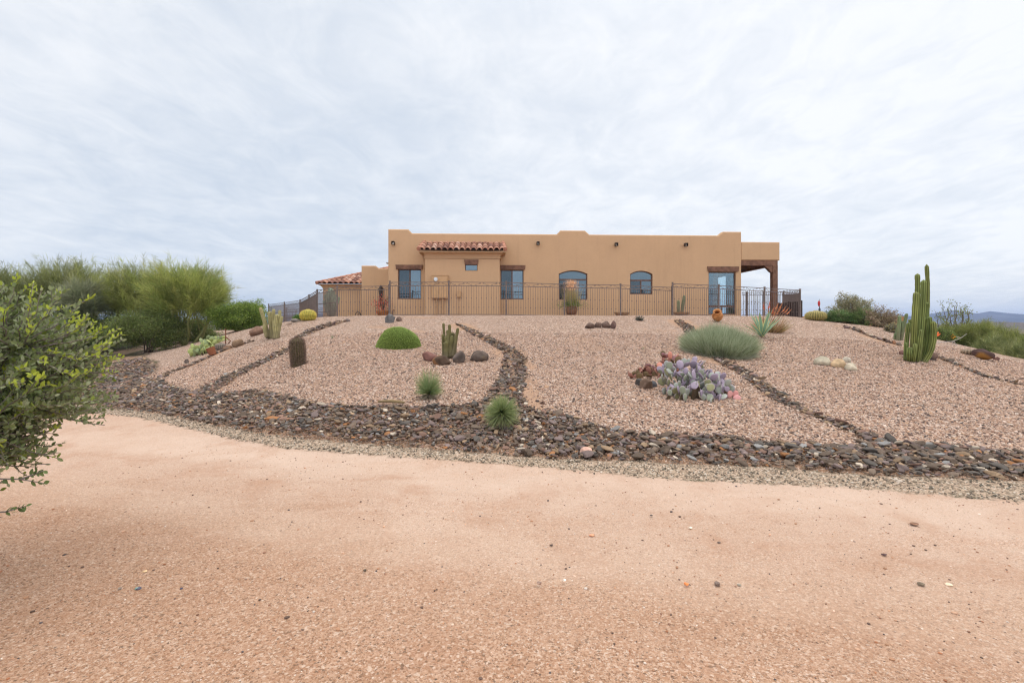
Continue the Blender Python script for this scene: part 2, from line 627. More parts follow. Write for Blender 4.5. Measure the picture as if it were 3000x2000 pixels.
    spc = t.ramp(sb.outputs[1], [(0, (.10, .07, .055)), (.3, (.26, .13, .08)), (.6, (.42, .20, .11)), (.85, (.72, .62, .54))], 'CONSTANT')
    rcol = t.mix(t.math('MULTIPLY', speck, t.math('MULTIPLY_ADD', dens, 0.5, 0.35)), rcol, spc)
    rh = t.math('ADD', t.math('MULTIPLY', t.math('SUBTRACT', 0.5, vg.outputs['Distance']), 0.28), t.math('MULTIPLY', fine, 0.25))
    rh = t.math('ADD', rh, t.math('MULTIPLY', speck, 0.5))
    rh = t.math('ADD', rh, t.math('MULTIPLY', t.noise(tc, 11.0, 5, 0.65), 2.2))

    # --- grey-green edging gravel
    vy = t.n('ShaderNodeTexVoronoi', i_Vector=wa, i_Scale=62.0)
    sy = t.n('ShaderNodeSeparateColor', i_0=vy.outputs['Color'])
    ycol = t.ramp(sy.outputs[0], [(0, (.08, .065, .05)), (.16, (.18, .14, .10)), (.36, (.30, .235, .17)), (.56, (.42, .33, .245)), (.74, (.54, .40, .30)), (.93, (.62, .56, .48))], 'CONSTANT')
    ycol = t.mix(t.math('MULTIPLY', t.sstep(t.noise(tc, 7.0, 6, 0.75), 0.42, 0.62), 0.40), ycol, (.52, .365, .265))
    yh = t.math('SUBTRACT', 0.6, vy.outputs['Distance'])

    # --- soil between the rocks, and desert soil
    soil = t.mix(t.noise(tc, 2.2, 6, 0.65), (.30, .165, .095), (.44, .27, .175))
    soil = t.mix(t.math('GREATER_THAN', s2.outputs[1], 0.6), soil, c2)
    desert = t.mix(t.noise(tc, 0.6, 7, 0.7), (.13, .088, .06), (.24, .165, .115))
    desert = t.mix(t.sstep(t.noise(tc, 0.22, 8, 0.75), 0.46, 0.54), desert, (.075, .08, .042))

    e_m, e_r, e_y, e_k = edge(mound), edge(road, 0.2), edge(grey, 0.2), edge(rocks)
    col = t.mix(e_m, desert, gcol)
    col = t.mix(e_k, col, soil)
    col = t.mix(e_y, col, ycol)
    col = t.mix(e_r, col, rcol)
    # scattered grey stones on the track's margin
    h = t.math('MULTIPLY', gh, 0.028)
    hr = t.math('MULTIPLY', rh, 0.010)
    hy = t.math('MULTIPLY', yh, 0.012)

    def mixf(f, a, b):
        nd = t.t.nodes.new('ShaderNodeMix')
        t.link(f, nd.inputs[0])
        t.link(a, nd.inputs[2])
        t.link(b, nd.inputs[3])
        return nd.outputs[0]
    h = mixf(e_r, mixf(e_y, h, hy), hr)
    nrm = t.bump(h, 1.0, 1.0)
    return t.out(col, 0.92, nrm, 0.15)


M_GROUND = ground_material()


def graded(a, b, step, lo, hi, g=1.22):
    core = list(np.arange(a, b + step * 0.5, step))
    s, x, left = step, core[0], []
    while x > lo:
        s *= g
        x -= s
        left.append(x)
    s, x, right = step, core[-1], []
    while x < hi:
        s *= g
        x += s
        right.append(x)
    return np.array(left[::-1] + core + right)


gx = graded(-13.0, 16.5, 0.125, -5200, 5200)
gy = graded(1.0, 24.0, 0.125, -5200, 5200)
XX, YY = np.meshgrid(gx, gy)
xs, ys = XX.ravel(), YY.ravel()
zs0 = tz(xs, ys)
Z4 = zones(xs, ys, zs0)
pts3 = np.stack([xs, ys, np.zeros_like(xs)], 1)
near = (np.abs(xs) < 40) & (ys > -20) & (ys < 50)
zs = zs0 + np.where(near, 0.012 * wob(pts3, 3, 1.1, 4) + 0.02 * Z4[3] * wob(pts3, 4, 2.3, 3) - 0.03 * Z4[2], 0)
# shallow wheel ruts on the track
acr = ys + 0.30 * xs + 0.35 * np.sin(xs * 0.5)
zs -= np.where(near, Z4[0] * 0.018 * (np.exp(-((acr - 3.2) / 0.35) ** 2) + np.exp(-((acr - 4.9) / 0.35) ** 2)), 0)
nx, ny = len(gx), len(gy)
ii = (np.arange(ny - 1)[:, None] * nx + np.arange(nx - 1)[None]).ravel()
FQ = np.stack([ii, ii + 1, ii + nx + 1, ii + nx], 1)


def ground_piece(name, sel):
    fq = FQ[sel]
    used = np.unique(fq)
    remap = np.full(len(xs), -1)
    remap[used] = np.arange(len(used))
    mb = MB()
    mb.add(np.stack([xs, ys, zs], 1)[used], remap[fq])
    o = mb.build(name, M_GROUND, smooth=True, kind='structure')
    a = o.data.attributes.new('Zone', 'FLOAT_COLOR', 'POINT')
    zc = np.stack(Z4, 1)[used]
    a.data.foreach_set('color', zc.astype(np.float32).ravel())
    b = o.data.attributes.new('Fines', 'FLOAT', 'POINT')
    b.data.foreach_set('value', FIN[used].astype(np.float32))
    return o


FIN = np.where(near, fines(xs, ys), 0)
fz = [np.mean(z[FQ], 1) for z in Z4]
is_road = (fz[0] + fz[1] * 0.5 > 0.5)
is_mound = (~is_road) & (fz[3] + fz[2] > 0.5)
ground_piece('dirt_road', is_road)
ground_piece('gravel_mound', is_mound)
ground_piece('ground', ~(is_road | is_mound))


# ---------------------------------------------------------------- cobbles of the rock bed
PALC = {
    'dark brown': (.112, .083, .063), 'charcoal grey': (.08, .07, .062), 'purplish brown': (.14, .105, .098), 'reddish brown': (.165, .10, .076),
    'tan': (.34, .235, .15), 'cream': (.58, .49, .39), 'rust orange': (.36, .17, .075), 'bluish grey': (.185, .18, .175)}
PALC = {k: tuple(x * (1.4 if k not in ('cream', 'tan', 'rust orange') else .85) for x in v) for k, v in PALC.items()}
PN = list(PALC)
PWT = np.array([.38, .15, .17, .12, .10, .03, .02, .03])
PWT = PWT / PWT.sum()


def sample_rocks():
    out = []
    n = 150000
    # the flat bed along the track, then the streams
    for (x0, x1, y0, y1, n) in [(-13, 10.5, 3.6, 12, 110000), (-12.5, 15, 5, 21, 200000), (-16, -7, 10, 22, 30000)]:
        x = rng.uniform(x0, x1, n)
        y = rng.uniform(y0, y1, n)
        out.append(np.stack([x, y], 1))
    p = np.concatenate(out)
    z = tz(p[:, 0], p[:, 1])
    _, gy_, rk, _ = zones(p[:, 0], p[:, 1], z)
    px, py = proj(p[:, 0], p[:, 1], z)
    keep = (rk > 0.5 + rng.uniform(0, .3, len(rk)) * (rk < .7)) & (px > -900) & (px < 4300)
    # a few strays on the edging gravel
    return p[keep], z[keep], px[keep], py[keep]


def rock_bed():
    p, z, px, py = sample_rocks()
    sd = stream_mask(p[:, 0], p[:, 1])
    order = rng.permutation(len(p))
    p, z, px, py, sd = p[order], z[order], px[order], py[order], sd[order]
    # Poisson-like thinning on a hash grid: two layers, then a third of scattered larger rocks
    sel, lay = [], []
    for layer, cell in ((0, 0.042), (1, 0.052), (2, 0.14)):
        seen = set()
        for i in range(len(p)):
            c = cell * (1 + 0.05 * (p[i, 1] - 6)) if p[i, 1] > 6 else cell
            k = (int(p[i, 0] / c + layer * 0.37), int(p[i, 1] / c + layer * 0.61), int(p[i, 1] / 2))
            if k in seen:
                continue
            seen.add(k)
            sel.append(i)
            lay.append(layer)
    sel = np.array(sel)
    lay = np.array(lay)
    # towards the track the stones thin out and sand shows between them
    el = (interp_edge(edge_low, px[sel]) - py[sel]) * np.maximum(p[sel, 1], 1) ** 2 / F / 1.5
    thin = rng.random(len(sel)) < np.where(sd[sel] > -.05, 1.0, .30 + .70 * sm(el + .25 * wob(np.stack([p[sel, 0], p[sel, 1], 0 * el], 1), 71, 2.2, 3), .0, .75))
    sel, lay = sel[thin], lay[thin]
    p, z, px, py, sd = p[sel], z[sel], px[sel], py[sel], sd[sel]
    n = len(p)
    size = np.exp(rng.normal(math.log(0.0265), 0.36, n)) * np.array([0.85, 1.0, 1.45])[lay]
    size = np.clip(size, 0.015, 0.095)
    size *= np.where(p[:, 1] > 13, 1.25, 1.0)
    dz = np.array([0.0, 0.016, 0.026])[lay] * np.where(sd > 0.0, 1.2, 1.0)
    # drop a share of the upper layers near the low edge, where soil shows
    cl = rng.choice(len(PN), n, p=PWT)
    kk = rng.uniform(0.7, 1.3, n)
    dist = p[:, 1]
    show = size / dist * np.where(lay == 2, 1.5, np.where(lay == 1, 0.9, 0.3))
    show = np.where((px > -20) & (px < 3020), show, 0)
    top300 = np.argsort(-show)[:290]
    ind = np.zeros(n, bool)
    ind[top300] = True
    V1, F1 = ico(1)
    shapes1 = [rock_shape(100 + i, 2, 9, 0.05, lo=.5) for i in range(24)]
    mb = MB()
    for s in range(24):
        q = np.nonzero((~ind) & (np.arange(n) % 24 == s))[0]
        if not len(q):
            continue
        V, Fa = shapes1[s]
        m = len(q)
        rz = rng.uniform(0, 2 * PI, m)
        dims = np.stack([size[q] * rng.uniform(1.0, 1.5, m), size[q] * rng.uniform(.75, 1.0, m), size[q] * rng.uniform(.32, .6, m)], 1)
        W = V[None] * dims[:, None]
        tl = rng.normal(0, 0.28, (m, 2))
        # tilt, then turn about z
        W = np.stack([W[..., 0], W[..., 1] - W[..., 2] * tl[:, :1], W[..., 2] + W[..., 1] * tl[:, :1] + W[..., 0] * tl[:, 1:]], -1)
        c, sn = np.cos(rz)[:, None], np.sin(rz)[:, None]
        W = np.stack([W[..., 0] * c - W[..., 1] * sn, W[..., 0] * sn + W[..., 1] * c, W[..., 2]], -1)
        W += np.stack([p[q, 0], p[q, 1], z[q] + dz[q] + size[q] * 0.08], 1)[:, None]
        colr = np.array([PALC[PN[a]] for a in cl[q]]) * kk[q][:, None]
        fa = (Fa[None] + (np.arange(m) * len(V))[:, None, None]).reshape(-1, 3)
        mb.add(W.reshape(-1, 3), fa, np.repeat(colr, len(V), 0))
    mb.build('river_rock', M_ROCK, kind='stuff', label='dark brown river rock filling the swale and the streams down the mound')
    # the 290 that show largest are objects of their own
    meshes = {}
    for ci, cn in enumerate(PN):
        for k in range(4):
            V, Fa = rock_shape(400 + ci * 7 + k, 3, 11, 0.04, (1.35, .86, .45), lo=.5)
            b = MB()
            b.add(V, Fa, np.array(PALC[cn]) * (0.8 + 0.14 * k))
            meshes[ci, k] = b.data('cobble', M_ROCK, False)
    third = {}
    for i in top300:
        o = bpy.data.objects.new('cobble', meshes[int(cl[i]), int(rng.integers(4))])
        s = float(size[i])
        o.location = (p[i, 0], p[i, 1], z[i] + dz[i] + s * 0.1)
        o.scale = (s, s, s)
        o.rotation_euler = (rng.normal(0, .2), rng.normal(0, .2), rng.uniform(0, 6.28))
        COL.objects.link(o)
        if px[i] < 1350:
            w = 'lying in the swale to the left of the round spiky plant'
        elif px[i] < 2150:
            w = 'lying in the swale between the round spiky plant and the purple cactus'
        else:
            w = 'lying where the long rock stream meets the swale at right'
        tag(o, f'{PN[int(cl[i])]} cobble {w}', 'cobble', 'cobbles of the rock swale along the track')


rock_bed()
# ---------------------------------------------------------------- the house
PAD = 1.93
HX0, HY0 = (1137 - CX) / F * 24.4, 24.4
_hx1, _hy1 = (2170 - CX) / F * 25.1, 25.1
HA = math.atan2(_hy1 - HY0, _hx1 - HX0)
HC, HS = math.cos(HA), math.sin(HA)
HL = np.array([HX0, HY0, 0.0])


def H(u, w, z):
    """house frame (u along the front, w into the house, z height) to world"""
    u, w, z = np.broadcast_arrays(np.asarray(u, float), np.asarray(w, float), np.asarray(z, float))
    return np.stack([HX0 + u * HC - w * HS, HY0 + u * HS + w * HC, z], -1)


def hu(px, w=0.0):
    k = (px - CX) / F
    x0, y0 = HX0 - w * HS, HY0 + w * HC
    return (k * y0 - x0) / (HC - k * HS)


def hz(px, py, w=0.0):
    u = hu(px, w)
    y = HY0 + u * HS + w * HC
    return EYE + (HY - py) / F * y


def hbox(mb, u0, u1, w0, w1, z0, z1, col=None):
    b = box_pts(u0, u1, w0, w1, z0, z1)
    mb.add(H(b[:, 0], b[:, 1], b[:, 2]), BOXF, col)


def inset(poly, d):
    p = np.asarray(poly, float)
    a, b = np.roll(p, 1, 0), np.roll(p, -1, 0)
    e1, e2 = unit(p - a), unit(b - p)
    n1 = np.stack([-e1[:, 1], e1[:, 0]], 1)
    n2 = np.stack([-e2[:, 1], e2[:, 0]], 1)
    m = n1 + n2
    m = m / np.maximum((m * n1).sum(1, keepdims=True), 0.35)
    return p + m * d


def wall_panel(mb, outer, holes, w0, thick, cham=0.05, reveal=0.14, back=True):
    """outer: CCW (u,z) outline; holes: (u,z) loops. front at w0, thickness into +w"""
    inn = inset(outer, cham)
    bm = bmesh.new()

    def loop(pts, w):
        vs = [bm.verts.new(H(a, w, b).tolist()) for a, b in pts]
        return vs, [bm.edges.new((vs[i], vs[(i + 1) % len(vs)])) for i in range(len(vs))]
    vi, ei = loop(inn, w0)
    ed = list(ei)
    hv = []
    for h in holes:
        v, e = loop(h, w0)
        hv.append(v)
        ed += e
    bmesh.ops.triangle_fill(bm, use_beauty=True, use_dissolve=False, edges=ed)
    vo = [bm.verts.new(H(a, w0 + cham * 0.9, b).tolist()) for a, b in outer]
    vb = [bm.verts.new(H(a, w0 + thick, b).tolist()) for a, b in outer]
    n = len(outer)
    for i in range(n):
        j = (i + 1) % n
        bm.faces.new((vi[i], vi[j], vo[j], vo[i]))
        bm.faces.new((vo[i], vo[j], vb[j], vb[i]))
    for h, v in zip(holes, hv):
        v2 = [bm.verts.new(H(a, w0 + reveal, b).tolist()) for a, b in h]
        m = len(v)
        for i in range(m):
            bm.faces.new((v[i], v[(i + 1) % m], v2[(i + 1) % m], v2[i]))
    if back:
        vb2 = [bm.verts.new(H(a, w0 + thick, b).tolist()) for a, b in outer]
        be = [bm.edges.new((vb2[i], vb2[(i + 1) % n])) for i in range(n)]
        for h in holes:
            v2 = [bm.verts.new(H(a, w0 + thick, b).tolist()) for a, b in h]
            be += [bm.edges.new((v2[i], v2[(i + 1) % len(v2)])) for i in range(len(v2))]
        bmesh.ops.triangle_fill(bm, use_beauty=True, use_dissolve=False, edges=be)
    bmesh.ops.remove_doubles(bm, verts=bm.verts[:], dist=0.0005)
    bmesh.ops.recalc_face_normals(bm, faces=bm.faces[:])
    bm.verts.index_update()
    V = np.array([v.co[:] for v in bm.verts])
    tri = [[v.index for v in f.verts] for f in bm.faces if len(f.verts) == 3]
    quad = [[v.index for v in f.verts] for f in bm.faces if len(f.verts) == 4]
    fs = []
    if tri:
        fs.append(np.array(tri))
    if quad:
        fs.append(np.array(quad))
    mb.add(V, fs)
    bm.free()


def m_stucco(name, col):
    t = NT(name)
    tc = t.n('ShaderNodeTexCoord').outputs['Object']
    c = t.mix(t.noise(tc, 0.7, 5, 0.6), [x * 0.90 for x in col], [x * 1.08 for x in col])
    c = t.mix(t.math('MULTIPLY', t.sstep(t.noise(tc, 9.0, 5, 0.7), 0.45, 0.8), 0.22), c, [x * 0.72 for x in col])
    mp = t.n('ShaderNodeMapping', i_Vector=tc, i_Scale=(1.6, 1.6, 0.12)).outputs[0]
    c = t.mix(t.math('MULTIPLY', t.sstep(t.noise(mp, 2.0, 5, 0.7), 0.50, 0.85), 0.30), c, [x * 0.66 for x in col])
    h = t.math('ADD', t.math('MULTIPLY', t.noise(tc, 26, 4, 0.6), 0.6), t.noise(tc, 110, 3, 0.6))
    return t.out(c, 0.95, t.bump(h, 0.004, 0.7), 0.1)


STUC = (.55, .362, .22)
M_STUC = m_stucco('tan stucco', STUC)
M_WOOD = m_simple('brown stained wood', (.175, .092, .062), 0.3, 5, 0.7, 0.2, 0.003, 40)
M_FRAME = m_simple('dark bronze window frame', (.12, .066, .05), 0.15, 5, 0.45, 0.4)
M_TAN = m_simple('tan painted metal', (.50, .31, .165), 0.08, 4, 0.55, 0.3)
M_TILE = m_col('clay roof tile', rough=0.85, var=0.3, scale=18, bump=0.004, bscale=60)
M_IRON = m_simple('brown grey painted iron', (.15, .115, .105), 0.2, 9, 0.5, 0.4)
M_DARKMET = m_simple('dark bronze lamp metal', (.05, .035, .03), 0.2, 9, 0.5, 0.4)
M_DARK = m_simple('dark room interior', (.03, .035, .04), 0.2, 2, 0.9, 0.1)
M_PLASTER = m_simple('pale room plaster', (.42, .42, .40), 0.05, 2, 0.9, 0.1)


def m_glass(name, tint, refl, through=0.0):
    t = NT(name)
    tc = t.n('ShaderNodeTexCoord').outputs['Object']
    dn = t.bump(t.noise(tc, 0.9, 3, 0.5), 0.004, 0.12)
    gl = t.n('ShaderNodeBsdfGlossy', i_Color=(.62, .80, .92, 1), i_Roughness=0.015, i_Normal=dn)
    df = t.n('ShaderNodeBsdfDiffuse', i_Color=(*tint, 1))
    base = df.outputs[0]
    if through:
        tr = t.n('ShaderNodeBsdfTransparent', i_Color=(.72, .82, .85, 1))
        mx0 = t.n('ShaderNodeMixShader', i_0=through)
        t.link(df.outputs[0], mx0.inputs[1])
        t.link(tr.outputs[0], mx0.inputs[2])
        base = mx0.outputs[0]
    mx = t.n('ShaderNodeMixShader', i_0=refl)
    t.link(base, mx.inputs[1])
    t.link(gl.outputs[0], mx.inputs[2])
    t.link(mx.outputs[0], t.t.nodes['Material Output'].inputs['Surface'])
    return t.m


M_GL_SCREEN = m_glass('screened pane', (.020, .025, .030), 0.11)
M_GL_CLEAR = m_glass('clear pane', (.018, .032, .038), 0.26)
M_GL_ARCH = m_glass('blue reflecting pane', (.010, .024, .034), 0.20)
M_GL_THRU = m_glass('see-through pane', (.02, .05, .055), 0.16, 0.97)

house = empty('stucco_house', H(0, 0, PAD).tolist(), 'tan stucco house with stepped parapets, small tile roof and brown porch on the mound top', 'house')

U = hu
UR = hu(2172.5)
ZL, ZH = 6.205, 6.405
zb = PAD - 0.6
U1a, U1b = U(1196), U(1207)
U2 = [U(1631), U(1642), U(1714), U(1727)]
U3 = [U(2105), U(2119)]
outer = [(0, zb), (UR, zb), (UR, ZH), (U3[1], ZH), (U3[0], ZL), (U2[3], ZL), (U2[2], ZH), (U2[1], ZH), (U2[0], ZL), (U1b, ZL), (U1a, ZH), (0, ZH)]


def rect(px0, px1, py0, py1, w=0.0):
    a, b = U(px0, w), U(px1, w)
    m = (px0 + px1) / 2
    z0, z1 = hz(m, py1, w), hz(m, py0, w)
    return a, b, z0, z1


def arch(px0, px1, py_peak, py_spring, py_bot, n=14):
    a, b, z0, zp = rect(px0, px1, py_peak, py_bot)
    zs_ = hz((px0 + px1) / 2, py_spring)
    h = zp - zs_
    hw = (b - a) / 2
    rad = (hw * hw + h * h) / (2 * h)
    al = math.asin(hw / rad)
    return a, b, z0, zs_, [((a + b) / 2 + rad * math.sin(t), zp - rad + rad * math.cos(t)) for t in np.linspace(al, -al, n)]


W1 = rect(1166, 1234, 788, 876)
W2 = rect(1466.5, 1534, 790, 877)
A1 = arch(1637, 1721, 792, 802, 878)
A2 = arch(1846, 1912, 793, 803, 862)
CW = rect(2076, 2156, 796, 921)


def rl(r):
    return [(r[0], r[2]), (r[1], r[2]), (r[1], r[3]), (r[0], r[3])]


def al_(a):
    return [(a[0], a[2]), (a[1], a[2])] + a[4]


holes = [rl(W1), rl(W2), al_(A1), al_(A2), rl(CW)]
mb = MB()
wall_panel(mb, outer, holes, 0.0, 0.30)
DEP = 13.0
# side, back walls and the roof deck behind the parapets
hbox(mb, 0.0, 0.30, 0.302, DEP, zb, ZL)
hbox(mb, 0.302, UR - 0.302, DEP - 0.3, DEP, zb, ZL)
hbox(mb, 0.302, UR - 0.302, 0.302, DEP - 0.302, 5.62, 5.85)
RW = U(2168) - U(2100)
# corner room: its right-hand wall faces the porch (two posts of wall with glazed gaps), a party wall closes it to the left
hbox(mb, UR - 0.30, UR, 0.302, 1.1, zb, ZL)
hbox(mb, UR - 0.30, UR, 1.102, 6.0, 4.45, ZL)
hbox(mb, UR - 0.30, UR, 2.6, 3.2, zb, 4.448)
hbox(mb, UR - 0.30, UR, 6.002, DEP, zb, ZL)
ULr = CW[0] - 1.6
hbox(mb, ULr - 0.2, ULr, 0.302, DEP - 0.302, zb, 5.618)
mb.build('wall', M_STUC, house)
rm = MB()
hbox(rm, ULr + 0.002, UR - 0.302, 0.302, 6.3, PAD + 0.0, PAD + 0.08)
hbox(rm, ULr + 0.002, UR - 0.302, 0.302, 6.3, 4.75, 4.8)
# far wall of the corner room with tall gaps towards the view
g = [ULr + 0.002, ULr + 1.75, ULr + 2.15, ULr + 2.75, ULr + 3.05, UR - 0.302]
hbox(rm, g[0], g[1], 6.0, 6.2, PAD + 0.082, 4.748)
hbox(rm, g[2], g[3], 6.0, 6.2, PAD + 0.082, 4.748)
hbox(rm, g[4], g[5], 6.0, 6.2, PAD + 0.082, 4.748)
hbox(rm, g[1] + .002, g[2] - .002, 6.0, 6.2, 4.1, 4.748)
hbox(rm, g[3] + .002, g[4] - .002, 6.0, 6.2, 4.1, 4.748)
hbox(rm, g[1] + .002, g[2] - .002, 6.0, 6.2, PAD + .082, 2.5)
hbox(rm, g[3] + .002, g[4] - .002, 6.0, 6.2, PAD + .082, 2.5)
rm.build('room_interior', m_simple('grey room plaster', (.16, .18, .19), 0.05, 2, 0.9, 0.1), house)


# windows -----------------------------------------------------------------
def frame_bars(mb, a, b, z0, z1, w, t=0.045, dep=0.06):
    hbox(mb, a, b, w, w + dep, z0, z0 + t)
    hbox(mb, a, b, w, w + dep, z1 - t, z1)
    hbox(mb, a, a + t, w, w + dep, z0 + t + .001, z1 - t - .001)
    hbox(mb, b - t, b, w, w + dep, z0 + t + .001, z1 - t - .001)


def pane(parent, a, b, z0, z1, w, mat, poly=None, name='pane'):
    mb = MB()
    if poly is None:
        hbox(mb, a, b, w, w + 0.012, z0, z1)
    else:
        n = len(poly)
        V = np.concatenate([H([p[0] for p in poly], w, [p[1] for p in poly]), H([p[0] for p in poly], w + 0.012, [p[1] for p in poly])])
        i = np.arange(n)
        mb.add(V, [np.arange(n)[None], (np.arange(n)[::-1] + n)[None], np.stack([i, i + n, (i + 1) % n + n, (i + 1) % n], 1)])
    return mb.build(name, mat, parent)


def slider(r, w=0.09, label=None):
    a, b, z0, z1 = r
    e = 0.004
    a, b, z0, z1 = a + e, b - e, z0 + e, z1 - e
    mb = MB()
    frame_bars(mb, a, b, z0, z1, w)
    m = (a + b) / 2
    hbox(mb, m - 0.03, m + 0.03, w - 0.008, w + 0.05, z0 + 0.046, z1 - 0.046)
    f = mb.build('window', M_FRAME, house, label=label)
    pane(f, a + .046, m - .031, z0 + .046, z1 - .046, w + .02, M_GL_SCREEN)
    pane(f, m + .031, b - .046, z0 + .046, z1 - .046, w + .035, M_GL_CLEAR)
    return f


def lintel(px0, px1, py0, py1, w=0.0, proud=0.07):
    a, b, z0, z1 = rect(px0, px1, py0, py1, w)
    mb = MB()
    V = box_pts(a, b, w - proud, w - 0.002, z0, z1)
    V[[0, 1], 0] += np.array([0.03, -0.03])
    V[[3, 2], 0] += np.array([0.03, -0.03])
    mb.add(H(V[:, 0], V[:, 1], V[:, 2]), BOXF)
    return mb.build('lintel', M_WOOD, house)


slider(W1)
slider(W2)
lintel(1159, 1238.5, 776, 788.5)
lintel(1465.6, 1539.5, 777, 789.5)
# bead of stucco sill under each window is part of the wall's own reveal


def arch_window(A, py_bar0, py_bar1):
    a, b, z0, zs_, arc = A
    w = 0.09
    m = (a + b) / 2
    pxm = CX + 0
    mb = MB()
    e = 0.004
    frame = [(a + e, z0 + e), (b - e, z0 + e)] + [(m + (x - m) * (1 - e), z - e) for x, z in arc]
    inn = inset(frame, 0.045)
    n = len(frame)
    Vf = np.concatenate([H([p[0] for p in frame], w, [p[1] for p in frame]), H([p[0] for p in inn], w, [p[1] for p in inn]),
                         H([p[0] for p in inn], w + .06, [p[1] for p in inn])])
    i = np.arange(n)
    j = (i + 1) % n
    mb.add(Vf, np.concatenate([np.stack([i, j, j + n, i + n], 1), np.stack([i + n, j + n, j + 2 * n, i + 2 * n], 1)]))
    zb0, zb1 = py_bar1, py_bar0
    hbox(mb, a + .05, b - .05, w - .006, w + .05, zb0, zb1)
    hbox(mb, m - .03, m + .03, w - .008, w + .05, z0 + .05, zb0 - .001)
    f = mb.build('window', M_FRAME, house)
    pane(f, a + .05, m - .031, z0 + .05, zb0 - .002, w + .02, M_GL_SCREEN)
    pane(f, m + .031, b - .05, z0 + .05, zb0 - .002, w + .03, M_GL_ARCH)
    top = [(a + .046, zb1 + .002), (b - .046, zb1 + .002)] + [(m + (x - m) * 0.97, z - .045) for x, z in arc]
    top = [p for p in top if p[1] >= zb1 + .002]
    pane(f, 0, 0, 0, 0, w + .03, M_GL_ARCH, top)


arch_window(A1, hz(1680, 816.5), hz(1680, 821))
arch_window(A2, hz(1880, 818.5), hz(1880, 823))

# tall corner window with a low fixed light under it
a, b, z0, z1 = [CW[0] + .004, CW[1] - .004, CW[2] + .004, CW[3] - .004]
mb = MB()
frame_bars(mb, a, b, z0, z1, 0.09, 0.05)
zt = hz(2116, 897)
hbox(mb, a + .051, b - .051, 0.084, 0.14, zt - .05, zt + .05)
hbox(mb, (a + b) / 2 - .03, (a + b) / 2 + .03, 0.082, 0.14, z0 + .052, zt - .052)
f = mb.build('window', M_FRAME, house, label='tall corner window one can see through')
pane(f, a + .051, b - .051, zt + .052, z1 - .051, 0.115, M_GL_THRU)
pane(f, a + .051, (a + b) / 2 - .031, z0 + .051, zt - .052, 0.115, M_GL_THRU)
pane(f, (a + b) / 2 + .031, b - .051, z0 + .051, zt - .052, 0.115, M_GL_THRU)
lintel(2072, 2164, 781, 795.5)

# bump-out with cornice and small tile roof ---------------------------------
BW = 0.85
ub0, ub1 = U(1245, -BW), U(1464, -BW)
zc0 = hz(1355, 757, -BW)
zc1 = hz(1355, 735.5, -BW - 0.35)
TW = rect(1362.5, 1399, 774.5, 793, -BW)
mb = MB()
wall_panel(mb, [(ub0, zb), (ub1, zb), (ub1, zc0), (ub0, zc0)], [rl(TW)], -BW, BW - 0.002, cham=0.012, reveal=0.10)
mb.build('wall', M_STUC, house)
mb = MB()
# flared cornice: profile lofted around three sides
prof = [(0.0, zc0 + .002), (0.045, zc0 + .004), (0.045, zc0 + .05), (0.02, zc0 + .06), (0.03, zc0 + .16), (0.075, zc0 + .24), (0.15, zc0 + .30), (0.26, zc1 - .05), (0.28, zc1 - .045), (0.28, zc1)]
ring = []
for o_, zz in prof:
    ring.append(H([ub0 - o_, ub0 - o_, ub1 + o_, ub1 + o_], [-0.002, -BW - o_, -BW - o_, -0.002], zz))
V = np.concatenate(ring)
Fs = []
for k in range(len(prof) - 1):
    for j in range(3):
        Fs.append([k * 4 + j, k * 4 + j + 1, k * 4 + 4 + j + 1, k * 4 + 4 + j])
mb.add(V, np.array(Fs))
hbox(mb, ub0 - .27, ub1 + .27, -BW - .27, -0.003, zc1 + .001, zc1 + .02)
mb.build('cornice', M_STUC, house)


